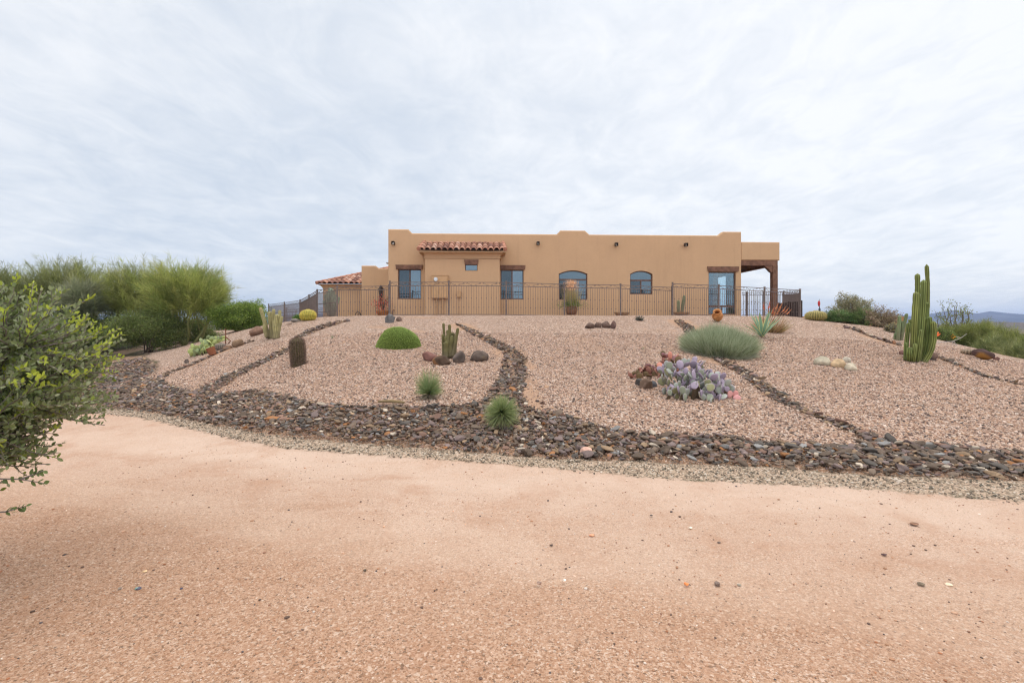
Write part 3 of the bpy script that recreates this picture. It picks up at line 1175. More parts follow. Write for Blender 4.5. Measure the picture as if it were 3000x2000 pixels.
def tile_roof(name, eu0, eu1, ew, ez, tu0, tu1, tw, tz_, parent, per=0.27, row=0.40, seed=1, hips=(True, True)):
    """barrel tiles; eave line (eu0..eu1 at depth ew, height ez) up to top line (tu0..tu1 at tw, tz_)"""
    r = np.random.default_rng(seed)
    mb = MB()
    L = math.hypot(tw - ew, tz_ - ez)
    nr = max(2, int(round(L / row)))
    slope = math.atan2(tz_ - ez, tw - ew)
    nrm = (-math.sin(slope), math.cos(slope))
    for k in range(nr):
        t0, t1 = k / nr, min(1.0, (k + 1) / nr + 0.12 / nr * 2)
        a0, a1 = eu0 + (tu0 - eu0) * t0, eu1 + (tu1 - eu1) * t0
        b0, b1 = eu0 + (tu0 - eu0) * t1, eu1 + (tu1 - eu1) * t1
        nt = max(1, int(round((eu1 - eu0) / per)))
        for i in range(nt):
            ua, ub = eu0 + (eu1 - eu0) * i / nt, eu0 + (eu1 - eu0) * (i + 1) / nt
            if ub < min(a0, b0) or ua > max(a1, b1):
                continue
            q = np.linspace(0, 1, 9)
            uu = ua + (ub - ua) * q
            hh = 0.075 * np.abs(np.sin(PI * q)) ** 0.8 - 0.05 * (np.abs(np.cos(PI * q)) ** 6)
            lift0, lift1 = 0.045 + r.uniform(-.006, .006), 0.0
            lo = np.clip(uu, a0, a1)
            hi = np.clip(uu, b0, b1)
            pts = []
            for uu_, t, lf in ((lo, t0, lift0), (hi, t1, lift1)):
                w_ = ew + (tw - ew) * t + nrm[0] * (hh + lf)
                z_ = ez + (tz_ - ez) * t + nrm[1] * (hh + lf)
                pts.append(H(uu_, w_, z_))
            w_ = ew + (tw - ew) * t0 + nrm[0] * (hh + lift0 - 0.035)
            z_ = ez + (tz_ - ez) * t0 + nrm[1] * (hh + lift0 - 0.035)
            pts.append(H(lo, w_, z_))
            V = np.concatenate(pts)
            m = len(q)
            idx = np.arange(m - 1)
            c = np.array([(.36, .185, .13), (.42, .23, .165), (.29, .14, .10), (.47, .30, .235), (.22, .11, .085)][r.integers(5)]) * r.uniform(.85, 1.12)
            mb.add(V, np.concatenate([np.stack([idx, idx + 1, idx + m + 1, idx + m], 1), np.stack([idx + 2 * m, idx + 2 * m + 1, idx + 1, idx], 1)]), c)
    # hips and ridge caps: overlapping half barrels
    def caps(p0, p1):
        p0, p1 = np.array(p0), np.array(p1)
        n = max(2, int(np.linalg.norm(p1 - p0) / 0.38))
        for i in range(n):
            a_, b_ = p0 + (p1 - p0) * i / n, p0 + (p1 - p0) * (i + 1.12) / n
            tube(mb, [a_, b_], [0.105, 0.085], 8, np.array((.42, .20, .135)) * r.uniform(.8, 1.15))
    if hips[0]:
        caps(H(eu0, ew, ez + .03), H(tu0, tw, tz_ + .03))
    if hips[1]:
        caps(H(eu1, ew, ez + .03), H(tu1, tw, tz_ + .03))
    # underside board
    V = np.concatenate([H([eu0, eu1, tu1, tu0], [ew, ew, tw, tw], [ez - .03, ez - .03, tz_ - .03, tz_ - .03])])
    mb.add(V, np.array([[3, 2, 1, 0]]), (.12, .07, .05))
    return mb.build(name, M_TILE, parent, smooth=False)


EW = -BW - 0.36
te = hz(1355, 731, EW)
tr = tile_roof('tile_roof', U(1226, EW), U(1480, EW), EW, te, U(1243, -0.02), U(1474, -0.02), -0.02, hz(1355, 711.5, 0), house, seed=3)
mb = MB()
hbox(mb, U(1243) - .05, U(1474) + .05, -0.06, -0.002, hz(1355, 711), hz(1355, 708.5))
mb.build('ridge_mortar', m_simple('pinkish ridge mortar', (.55, .33, .22), .15, 8, .9), tr)
a, b, z0, z1 = TW
mb = MB()
frame_bars(mb, a + .003, b - .003, z0 + .003, z1 - .003, -BW + .06, 0.03, .04)
f = mb.build('window', M_FRAME, house)
pane(f, a + .034, b - .034, z0 + .034, z1 - .034, -BW + .08, M_GL_CLEAR)
lintel(1360, 1402, 761, 774.2, -BW, 0.06)

# electrical service box on the bump-out -------------------------------------
a, b, z0, z1 = rect(1266, 1313, 808, 874, -BW)
mb = MB()
hbox(mb, a, b, -BW - .17, -BW - .002, z0, z1)
m = a + (b - a) * 0.47
hbox(mb, a + .02, m - .01, -BW - .185, -BW - .171, z0 + .02, z0 + (z1 - z0) * .58)
hbox(mb, m + .01, b - .02, -BW - .185, -BW - .171, z0 + .02, z1 - .03)
hbox(mb, a - .015, b + .015, -BW - .19, -BW - .002, z1 + .001, z1 + .02)
eb = mb.build('service_box', M_TAN, house)
mb = MB()
c = H(U(1276.5, -BW - .2), -BW - .186, hz(1276.5, 818, -BW - .2))
tube(mb, [c, c + H(0, -.09, 0) - H(0, 0, 0)], [.105, .09], 16, (.7, .72, .74))
mb.build('meter', m_simple('meter glass', (.62, .66, .70), .1, 5, .12, .6), eb)
mb = MB()
for pxx in (1279, 1297):
    c0 = H(U(pxx, -BW - .08), -BW - .08, z0 + .01)
    c1 = c0.copy()
    c1[2] = PAD - .2
    tube(mb, [c0, c1], 0.035 if pxx < 1290 else 0.045, 8)
mb.build('conduit', M_TAN, eb)
a, b, z0, z1 = rect(1339, 1350, 854, 870, -BW)
mb = MB()
hbox(mb, a, b, -BW - .12, -BW - .002, z0, z1)
hbox(mb, a - .012, b + .012, -BW - .13, -BW - .002, z1 + .001, z1 + .016)
c0 = H((a + b) / 2, -BW - .06, z0)
tube(mb, [c0, c0 - np.array([0, 0, 1.1])], .014, 6)
mb.build('phone_box', M_TAN, house)


# boxy wall lights: hood, arm and a pale lamp inside -----------------------------
def wall_light(px, py, w=0.0, tilt=-1, lamp=True, du=0, dw=-1):
    u, z = U(px, w), hz(px, py, w)
    mb = MB()
    s = .075
    for (x0, x1, y0, y1, q0, q1) in [(-s, s, -.26, -.06, .055, .075), (-s, -s + .015, -.26, -.06, -.085, .054), (s - .015, s, -.26, -.06, -.085, .054), (-s + .016, s - .016, -.075, -.06, -.085, .054), (-.03, .03, -.059, -.002, -.03, .04)]:
        hbox(mb, u + x0, u + x1, w + y0, w + y1, z + q0, z + q1)
    f = mb.build('wall_light', M_DARKMET, house)
    mb = MB()
    hbox(mb, u - .045, u + .045, w - .15, w - .078, z - .07, z + .03)
    mb.build('lamp', m_simple('white lamp lens', (.75, .74, .70), .05, 5, .3, .4) if lamp else M_PLASTER, f)


for i, (px, py) in enumerate([(1153.5, 713), (1575.5, 714), (1803.5, 717), (2006.5, 718)]):
    wall_light(px, py, lamp=(i == 0))
# lamps on the two end walls, seen side on
mb = MB()
for (u, z, sgn) in ((-0.002, hz(1137, 768.5), -1), (U(2286.5) + .002, hz(2286, 743), 1)):
    x0, x1 = sorted((u, u + sgn * .22))
    V = box_pts(x0, x1, 0.55, 0.75, z - .05, z + .07)
    k = [1, 2] if sgn > 0 else [0, 3]
    V[k, 2] += .06
    m2 = MB()
    m2.add(H(V[:, 0], V[:, 1], V[:, 2]), BOXF)
    m2.build('wall_light', m_simple('grey lamp housing', (.35, .33, .31), .1, 6, .5), house)

# porch: parapet beam over posts ------------------------------------------------
ue = U(2286)
zpt_, zpb = hz(2230, 708.5), hz(2230, 762)
PD = 7.5
mb = MB()
wall_panel(mb, [(UR + .002, zpb), (ue, zpb), (ue, zpt_), (UR + .002, zpt_)], [], 0.03, 0.35, cham=0.04)
hbox(mb, ue - .35, ue, 0.385, PD, zpb, zpt_)
hbox(mb, UR + .002, ue - .352, PD - .35, PD, zpb, zpt_)
mb.build('porch_parapet', M_STUC, house)
mb = MB()
hbox(mb, UR + .002, ue - .36, 0.40, PD - .36, zpb - .04, zpb + .02)
for k in range(9):
    w_ = 0.9 + k * .75
    hbox(mb, UR + .004, ue - .37, w_, w_ + .12, zpb - .20, zpb - .042)
mb.build('porch_ceiling', M_WOOD, house)
zb1 = zpb - 0.004
zb0 = hz(2230, 777)
pc0, pc1 = U(2264.5, .05), U(2279, .05)
mb = MB()
hbox(mb, UR + .003, pc1, 0.06, 0.30, zb0, zb1)
hbox(mb, pc0, pc1, 0.302, PD - .1, zb0, zb1)
mb.build('porch_beam', M_WOOD, house)


def porch_post(w):
    mb = MB()
    hbox(mb, pc0, pc1, w, w + .26, PAD - .3, zb0 - .001)
    p = mb.build('porch_post', M_WOOD, house)
    # stepped corbel bracket
    mb = MB()
    pr = [(0, 0), (-.42, 0), (-.42, -.03), (-.36, -.05), (-.33, -.10), (-.27, -.12), (-.25, -.17), (-.19, -.19), (-.17, -.25), (-.14, -.30), (-.08, -.33), (-.03, -.37), (0, -.37)]
    n = len(pr)
    V = np.concatenate([H([pc0 + x - .001 for x, _ in pr], w + .03, [zb0 - .002 + z for _, z in pr]), H([pc0 + x - .001 for x, _ in pr], w + .22, [zb0 - .002 + z for _, z in pr])])
    bm = bmesh.new()
    vs = [bm.verts.new(v.tolist()) for v in V]
    bm.faces.new(vs[:n])
    bm.faces.new(vs[n:][::-1])
    for i in range(n):
        bm.faces.new((vs[i], vs[(i + 1) % n], vs[n + (i + 1) % n], vs[n + i]))
    bmesh.ops.triangulate(bm, faces=bm.faces[:])
    bm.verts.index_update()
    mb.add(np.array([v.co[:] for v in bm.verts]), np.array([[v.index for v in f.verts] for f in bm.faces]))
    bm.free()
    mb.build('corbel', M_WOOD, p)


porch_post(0.05)
porch_post(PD - .4)

# lower wing and garage roof on the left ------------------------------------------
LW = 2.6
lw0, lw1 = U(1058.5, LW), U(1137, LW) + 1.0
lz_h, lz_l = hz(1080, 778, LW), hz(1120, 786.5, LW)
mb = MB()
wall_panel(mb, [(lw0, zb), (lw1, zb), (lw1, lz_l), (U(1110, LW), lz_l), (U(1099, LW), lz_h), (lw0, lz_h)], [], LW, 0.3)
hbox(mb, lw0, lw0 + .3, LW + .302, LW + 7, zb, lz_l)
mb.build('wing_wall', M_STUC, house)
GW = 4.0
gu0, gu1 = U(946, GW), U(1060, GW) + 1.5
ge = hz(990, 832, GW)
mb = MB()
hbox(mb, gu0, gu1, GW, GW + 8, zb - .4, ge - .28)
pr = [(0, ge - .28), (.03, ge - .20), (.10, ge - .11), (.22, ge - .04), (.24, ge - .03)]
ring = [H([gu0 - o_, gu0 - o_, gu1], [GW + 8, GW - o_, GW - o_], zz) for o_, zz in pr]
V = np.concatenate(ring)
Fs = []
for k in range(len(pr) - 1):
    for j in range(2):
        Fs.append([k * 3 + j, k * 3 + j + 1, k * 3 + 3 + j + 1, k * 3 + 3 + j])
mb.add(V, np.array(Fs))
mb.build('garage_wall', M_STUC, house)
ew = GW - .32
ge0 = ge + .01
tw_ = GW + 4.2
eu0 = U(926, ew)
rz_ = hz(1059, 797, LW) * 0 + ge0 + 1.62
tile_roof('garage_roof', eu0, gu1, ew, ge0, eu0 + 4.1, gu1, tw_, rz_, house, per=.30, row=.42, seed=9, hips=(True, False))
# gas riser and hose bib at the foot of the wall
mb = MB()
c0 = H(U(1150, -.05), -.05, PAD)
tube(mb, [c0, c0 + [0, 0, .36], c0 + [.06, 0, .40], c0 + [.1, 0, .36]], .022, 6)
mb.build('hose_bib', m_simple('rusty pipe', (.22, .10, .06), .3, 20, .8), house)


# ---------------------------------------------------------------- wrought iron fence
def bar(mb, a, b, t, t2=None):
    a, b = np.asarray(a, float), np.asarray(b, float)
    t2 = t2 or t
    d = unit(b - a)
    s = unit(np.cross(d, [0, 0, 1.0])) if abs(d[2]) < .95 else np.array([1.0, 0, 0])
    q = np.cross(s, d)
    o = [(-1, -1), (1, -1), (1, 1), (-1, 1)]
    V = np.array([p + s * x * t / 2 + q * y * t2 / 2 for p in (a, b) for x, y in o])
    mb.add(V, BOXF)


def panel(root, A, B, h=1.5, hb=None):
    """A, B: tops of the two posts' rails (world), panel hangs h below"""
    A, B = np.array(A, float), np.array(B, float)
    d = unit(B - A)
    L = np.linalg.norm(B - A)
    mb = MB()
    dz = np.array([0, 0, 1.0])
    bar(mb, A, B, .028, .028)
    bar(mb, A - dz * .155, B - dz * .155, .03, .03)
    bar(mb, A - dz * (h - .06), B - dz * (h - .06), .03, .03)
    n = max(2, int(round(L / .112)))
    for i in range(1, n):
        p = A + (B - A) * i / n
        bar(mb, p - dz * .17, p - dz * (h - .05), .014)
        zk = (h - .15) * (.57 if i % 2 else .27) + .02
        k = p - dz * (h - zk)
        bar(mb, k - dz * .02, k + dz * .02, .038)
    o = mb.build('panel', M_IRON, root)
    sc = MB()
    m = max(2, int(round(L / .36)))
    side = unit(np.cross(d, dz))
    for i in range(m):
        c = A + (B - A) * (i + .5) / m - dz * .078
        hw = L / m * .5
        sg = 1 if i % 2 else -1
        # an S scroll: two spirals joined by a slanting bar
        t = np.linspace(0, 1.6 * PI, 9)
        rr = .045 * (1 - t / (2.3 * PI))
        pts = [c + d * (sg * (hw * .55) + np.cos(a) * r_) + dz * (.02 + np.sin(a) * r_) for a, r_ in zip(t[::-1], rr[::-1])]
        pts += [c + d * (-sg * (hw * .45) + np.cos(PI + a) * r_) + dz * (-.02 + np.sin(PI + a) * r_) for a, r_ in zip(t, rr)]
        tube(sc, np.array(pts), .0075, 4)
    sc.build('scroll_trim', M_IRON, o)
    return o


def post(root, T, h=1.62, s=.065):
    mb = MB()
    T = np.array(T, float)
    b = box_pts(T[0] - s / 2, T[0] + s / 2, T[1] - s / 2, T[1] + s / 2, T[2] - h, T[2] + .05)
    mb.add(b, BOXF)
    s2 = s * .66
    c = np.concatenate([box_pts(T[0] - s2, T[0] + s2, T[1] - s2, T[1] + s2, T[2] + .051, T[2] + .07)])
    mb.add(c, BOXF)
    mb.build('post', M_IRON, root)


def fence(label, pts, group=None, h=1.5, posts=None):
    root = empty('iron_fence', pts[0].tolist() if posts is None else pts[0].tolist(), label, 'fence', group)
    for i, p in enumerate(pts):
        if posts is None or posts[i]:
            post(root, p)
    for a, b in zip(pts[:-1], pts[1:]):
        panel(root, a, b, h)
    return root


fence('long wrought iron fence with scrolled top rail in front of the house windows',
      [P(1142, 827, 21.5), P(1315, 826.5, 21.6), P(1483, 827.5, 21.75), P(1653.5, 832.5, 22.1), P(1818, 835, 22.45), P(1969, 842, 22.9)])
fence('iron fence bay standing higher in front of the tall corner window and porch post',
      [P(1970.5, 831, 22.7), P(2106, 836.5, 23.3), P(2240, 844, 24.0), P(2344, 850, 24.6)])
fence('lower iron fence bay before the wing wall, curving back past the tall cactus',
      [P(1140, 838, 21.7), P(988, 840, 22.2), P(929, 851, 25.0), P(905, 866, 28.0), P(879, 880, 31.5), P(833, 886.5, 35), P(787, 892, 39)])
fence('far iron fence run closing the back of the porch yard, seen behind the porch post',
      [P(2174, 857, 31), P(2188, 857.5, 31), P(2238, 857, 31.2), P(2296, 855, 29.5), P(2344, 851, 24.8)], posts=[0, 1, 1, 1, 0])
fence('far back iron fence seen through the curving bay left of the column cactus',
      [P(838, 902, 44), P(905, 906, 43), P(985, 898, 43)])
# dark slatted screen against the fence's right end
root = empty('slatted_screen', P(2345, 925, 24.9).tolist(), 'dark brown slatted metal screen at the right end of the iron fence', 'screen')
a, b = P(2283, 888, 27.5), P(2350, 882, 24.9)
mb = MB()
for k in range(16):
    t0, t1 = (k + .08) / 16, (k + .86) / 16
    p, q = a + (b - a) * t0, a + (b - a) * t1
    bt = 1.85
    d = unit(np.array([-(b - a)[1], (b - a)[0], 0])) * .025
    V = np.array([[p[0], p[1], bt], [q[0], q[1], bt], [q[0] + d[0], q[1] + d[1], bt], [p[0] + d[0], p[1] + d[1], bt], [p[0], p[1], p[2]], [q[0], q[1], q[2]], [q[0] + d[0], q[1] + d[1], q[2]], [p[0] + d[0], p[1] + d[1], p[2]]])
    mb.add(V, BOXF)
mb.build('slat_panel', m_simple('dark bronze slats', (.055, .035, .030), .3, 6, .6), root)
mb = MB()
for p in (a, (a + b) / 2, b):
    V = box_pts(p[0] - .04, p[0] + .04, p[1] + .03, p[1] + .11, 1.85, p[2] + .04)
    mb.add(V, BOXF)
mb.build('screen_frame', m_simple('dark bronze screen posts', (.05, .032, .028), .3, 6, .6), root)
# ---------------------------------------------------------------- rocks placed by hand
def rock(label, px, py, wpx, hpx, col, seed, depth=None, group=None, name='boulder', col2=None, k2=0.4, cat='rock', sink=0.22, lo=.66):
    """a rock whose outline is wpx x hpx photo pixels with its foot at (px, py)"""
    g = G(px, py)
    s = g[1] / F
    w, h = wpx * s, hpx * s
    r = np.random.default_rng(seed)
    V, Fa = rock_shape(seed, 4, 13, 0.05, (1, 1, 1), lo=lo)
    V = V + 0.03 * wob(V * 7, seed + 3, 1.4, 3)[:, None] * unit(V)
    c = np.array(col) * np.clip(1 + .5 * wob(V * 2.0, seed + 1, 1.0, 4), .45, 1.7)[:, None]
    if col2 is not None:
        m = sm(wob(V * 1.5, seed + 2, 1.0, 3), .05, .45)[:, None] * k2 * 2
        m = np.minimum(m, 1)
        c = c * (1 - m) + np.array(col2) * m
    hh = h / (1 - sink) / 2
    V = V / np.abs(V).max(0)
    V = V * np.array([w / 2, (w * .40 if depth is None else depth / 2), hh])
    ctr = g + np.array([0, (w * .30 if depth is None else depth * .35), hh * (1 - 2 * sink)])
    mb = MB()
    mb.add(V + ctr, Fa, c)
    return mb.build(name, M_ROCK, smooth=True, label=label, cat=cat, group=group, origin=ctr)


BR = (.115, .075, .058)
GRY = (.16, .15, .145)
rock('maroon and tan mottled boulder at the left end of the ring round the small cactus', 1256, 1059, 52, 30, (.17, .085, .07), 11, col2=(.33, .22, .16))
rock('low dark brown boulder with an orange patch, front of the small cactus', 1293, 1072, 60, 30, (.10, .065, .045), 12, col2=(.33, .16, .07), k2=.35)
rock('upright grey brown boulder with a pale vein just right of the small cactus', 1346, 1064, 44, 36, (.13, .10, .085), 13, col2=(.26, .19, .14))
rock('largest brown boulder with yellow flecks, standing apart right of the small cactus', 1401, 1059, 60, 36, (.12, .09, .075), 14, col2=(.30, .21, .11), k2=.3)
rock('grey pointed crest rock with a notch near the fence post', 1141, 946, 34, 27, (.15, .145, .145), 15, lo=.5)
rock('small brown rock leaning on the grey pointed crest rock', 1168, 941, 18, 13, (.15, .10, .08), 16)
for i, (px, py, w, h, lab) in enumerate([(1729, 963, 30, 18, 'flat left rock of the row of four brown rocks below the fence'), (1755, 961, 25, 18, 'rounded second rock in the row of four brown rocks below the fence'),
                                         (1777, 962, 26, 22, 'pointed third rock in the row of four brown rocks below the fence'), (1798, 964, 18, 25, 'tall right end rock of the row of four brown rocks below the fence')]):
    rock(lab, px, py, w, h, (.15, .10, .08) if i < 3 else (.17, .105, .09), 20 + i, group='row of four brown rocks')
rock('pale grey cream oblong rock at the left of the pale group below the tall cactus', 2416, 1073, 48, 30, (.42, .38, .29), 31, lo=.8, group='pale rocks on the right slope')
rock('orange and cream rock in the middle of the pale group', 2465, 1079, 42, 28, (.50, .36, .22), 32, col2=(.25, .17, .12), lo=.8, group='pale rocks on the right slope')
rock('small white rock at the back of the pale group', 2487, 1066, 26, 20, (.48, .43, .35), 33, lo=.8, group='pale rocks on the right slope')
rock('rounded cream rock at the right front of the pale group', 2500, 1089, 38, 26, (.48, .42, .32), 34, lo=.8, group='pale rocks on the right slope')
rock('small reddish brown rock alone on the gravel right of the round spiky plant', 1590, 1188, 15, 13, (.13, .075, .055), 35)
rock('smooth pink oval stone on the lower edge of the rock swale', 1719, 1334, 37, 22, (.60, .37, .29), 36, lo=.9, name='stone')
rock('dark charcoal rock at the foot of the red cactus pads, left one', 1878, 1130, 30, 20, (.075, .065, .06), 37)
rock('brown slab at the foot of the red cactus pads', 1898, 1140, 44, 30, (.16, .105, .075), 38)
rock('bluish grey rock beside the purple cactus foot', 1914, 1134, 26, 18, (.13, .135, .15), 39)
rock('dark slate boulder right behind the foot of the tall cactus', 2737, 1056, 32, 28, (.10, .098, .10), 40, col2=(.2, .12, .09))
rock('small maroon rock left of the tall cactus foot', 2647, 1040, 16, 13, (.17, .09, .075), 41)
rock('rounded brown boulder in front of the leafy green shrub on the left', 746, 984, 44, 30, (.20, .12, .085), 42, lo=.8)
rock('tan brown boulder right of the prickly pear on the left flank', 690, 1017, 36, 24, (.21, .135, .085), 43, lo=.72)
rock('long low brown rock between the tan boulder and the little purple barrel cactus', 663, 1024, 30, 12, (.23, .14, .09), 44)
rock('grey flat rock beside the golden ball cactus', 862, 945, 30, 12, (.27, .23, .20), 45)
rock('small pale rock touching the golden ball cactus', 846, 953, 20, 9, (.30, .22, .17), 46)
rock('dark round stone on the gravel above the lower left rock bed', 489, 1103, 8, 8, (.07, .06, .05), 47, name='stone')
rock('reddish lava rock beside the edge line of the left flank', 545, 1064, 14, 12, (.11, .085, .075), 48)
# stones along the right-hand edge lines
for i, (px, py, w, h, c, lab) in enumerate([
        (2484, 962, 16, 8, (.13, .09, .085), 'purplish edging stone under the brown bush, nearest the ball cactus'),
        (2505, 966, 13, 7, (.12, .10, .095), 'dark edging stone below the middle of the brown bush'),
        (2521, 970, 11, 8, (.10, .085, .08), 'small dark edging stone below the right half of the brown bush'),
        (2606, 1004, 15, 10, (.13, .095, .08), 'brown edging stone left of the far column cactus foot'),
        (2622, 1008, 10, 12, (.33, .17, .10), 'upright orange brown edging stone at the far column cactus foot'),
        (2636, 1011, 14, 8, (.14, .11, .10), 'grey brown edging stone between the two column cacti')]):
    rock(lab, px, py, w, h, c, 60 + i, name='edging_stone', group='edging stones on the right flank')
# loose stones on the track
for i, (px, py, w, h, c, lab) in enumerate([
        (1735, 1572, 24, 10, (.42, .20, .12), 'brick coloured block shaped stone on the track'),
        (2012, 1774, 20, 14, (.50, .17, .06), 'bright orange chip on the track'),
        (2103, 1803, 26, 18, (.16, .12, .10), 'largest grey brown pebble on the near track'),
        (2594, 1630, 22, 8, (.10, .06, .06), 'dark maroon flat pebble on the right of the track'),
        (2686, 1540, 34, 8, (.20, .11, .07), 'flat brown clod on the far right of the track'),
        (2704, 1838, 30, 14, (.13, .10, .07), 'dark olive pebble on the near right track'),
        (2786, 1942, 26, 11, (.62, .50, .36), 'pale cream pebble on the near right of the track'),
        (1654, 1706, 16, 12, (.72, .67, .58), 'white chip left of the orange chip'),
        (2024, 1549, 16, 8, (.70, .62, .50), 'white curved chip on the middle of the track'),
        (1909, 1513, 12, 6, (.06, .05, .05), 'black pebble near the far edge of the track'),
        (1616, 1600, 16, 7, (.08, .06, .055), 'pair shaped dark pebble on the middle track'),
        (2108, 1592, 14, 8, (.10, .075, .065), 'dark pebble beside the pink fines on the middle track'),
        (398, 1821, 18, 11, (.20, .33, .28), 'turquoise pebble on the shaded near left track'),
        (403, 1871, 24, 11, (.07, .07, .10), 'navy blue pebble below the turquoise one'),
        (529, 1841, 14, 7, (.07, .07, .10), 'small dark blue pebble right of the turquoise one'),
        (347, 1793, 16, 12, (.20, .16, .13), 'brown grey pebble left of the turquoise one'),
        (421, 1678, 20, 8, (.55, .38, .22), 'tan flake on the left track'),
        (1580, 1850, 20, 16, (.22, .15, .12), 'dull brown pebble in the near middle of the track'),
        (2168, 1886, 18, 7, (.22, .20, .16), 'small olive grey flat pebble in front of the largest pebble'),
        (1068, 1673, 14, 10, (.09, .07, .05), 'dark brown lump on the middle left of the track')]):
    rock(lab, px, py, w * .75, h * .5, tuple(x * 1.35 for x in c), 80 + i, name='pebble', cat='pebble', group='loose stones on the track', sink=.15)


# thousands of crumbs on the track: one object
def crumbs():
    r = np.random.default_rng(5)
    mb = MB()
    n = 9000
    x = r.uniform(-4.5, 5.5, n)
    y = 1.8 + r.random(n) ** 1.3 * 5.5
    z = tz(x, y)
    rd, gyy, rk, _ = zones(x, y, z)
    px, py = proj(x, y, z)
    k = (rd > .3) & (px > -100) & (px < 3100)
    x, y, z = x[k], y[k], z[k]
    acr_ = y + .30 * x + .35 * np.sin(x * .5)
    z = z + .012 * wob(np.stack([x, y, 0 * x], 1), 3, 1.1, 4) - .018 * (np.exp(-((acr_ - 3.2) / .35) ** 2) + np.exp(-((acr_ - 4.9) / .35) ** 2))
    m = len(x)
    V, Fa = rock_shape(77, 1, 7, .08, lo=.6)
    s = np.exp(r.normal(math.log(.0030), .55, m)).clip(.0014, .012)
    W = V[None] * (s[:, None] * np.stack([r.uniform(.9, 1.6, m), r.uniform(.7, 1.1, m), r.uniform(.5, .9, m)], 1))[:, None]
    a = r.uniform(0, 6.28, m)
    c, sn = np.cos(a)[:, None], np.sin(a)[:, None]
    W = np.stack([W[..., 0] * c - W[..., 1] * sn, W[..., 0] * sn + W[..., 1] * c, W[..., 2]], -1) + np.stack([x, y, z + s * .3], 1)[:, None]
    pal = np.array([(.45, .25, .15), (.55, .34, .23), (.62, .45, .35), (.14, .09, .07), (.28, .15, .10), (.72, .62, .54), (.10, .08, .08), (.38, .17, .09)])
    cc = pal[r.choice(8, m, p=[.2, .17, .12, .16, .14, .08, .06, .07])] * r.uniform(.8, 1.2, m)[:, None]
    mb.add(W.reshape(-1, 3), (Fa[None] + (np.arange(m) * len(V))[:, None, None]).reshape(-1, 3), np.repeat(cc, len(V), 0))
    mb.build('loose_grit', M_ROCK, kind='stuff', label='loose grit scattered over the packed track')


crumbs()


# edging gravel and stray stones between track and rock bed, and larger gravel lying on the mound: one object each
def gravel(name, label, box, n, zone, pal, p, smin, seed, sub=1):
    r = np.random.default_rng(seed)
    x = r.uniform(box[0], box[1], n)
    y = r.uniform(box[2], box[3], n)
    z = tz(x, y)
    zn = zones(x, y, z)
    px, py = proj(x, y, z)
    k = (zn[zone] > .45 + r.uniform(-.35, .2, n)) & (px > -60) & (px < 3060) & (zn[2] < .6)
    if zone == 3:
        k &= r.random(n) > fines(x, y) * .9
    x, y, z = x[k], y[k], z[k]
    m = len(x)
    z = z + .012 * wob(np.stack([x, y, 0 * x], 1), 3, 1.1, 4) + (.02 * wob(np.stack([x, y, 0 * x], 1), 4, 2.3, 3) if zone == 3 else 0)
    V, Fa = rock_shape(seed, sub, 7, .08, lo=.6)
    s = np.exp(r.normal(math.log(smin), .35, m))
    W = V[None] * (s[:, None] * np.stack([r.uniform(.9, 1.5, m), r.uniform(.7, 1.1, m), r.uniform(.55, .9, m)], 1))[:, None]
    a = r.uniform(0, 6.28, m)
    c, sn = np.cos(a)[:, None], np.sin(a)[:, None]
    W = np.stack([W[..., 0] * c - W[..., 1] * sn, W[..., 0] * sn + W[..., 1] * c, W[..., 2]], -1) + np.stack([x, y, z + s * .25], 1)[:, None]
    cc = np.array(pal)[r.choice(len(pal), m, p=p)] * r.uniform(.85, 1.15, m)[:, None]
    mb = MB()
    mb.add(W.reshape(-1, 3), (Fa[None] + (np.arange(m) * len(V))[:, None, None]).reshape(-1, 3), np.repeat(cc, len(V), 0))
    mb.build(name, M_ROCK, kind='stuff', label=label)


gravel('edging_gravel', 'fine grey green gravel between the rock swale and the track', (-10, 7, 4, 11), 60000, 1,
       [(.09, .075, .06), (.18, .145, .11), (.27, .215, .16), (.38, .295, .22), (.55, .47, .39), (.15, .14, .11)], [.2, .25, .22, .15, .08, .10], .009, 51)
gravel('pink_gravel', 'pinkish crushed stone covering the mound', (-13, 15, 6, 16), 420000, 3,
       [(.085, .065, .06), (.19, .125, .10), (.34, .21, .15), (.48, .32, .235), (.57, .42, .335), (.66, .54, .46), (.50, .32, .205)], [.12, .13, .17, .22, .19, .10, .07], .0098, 52)


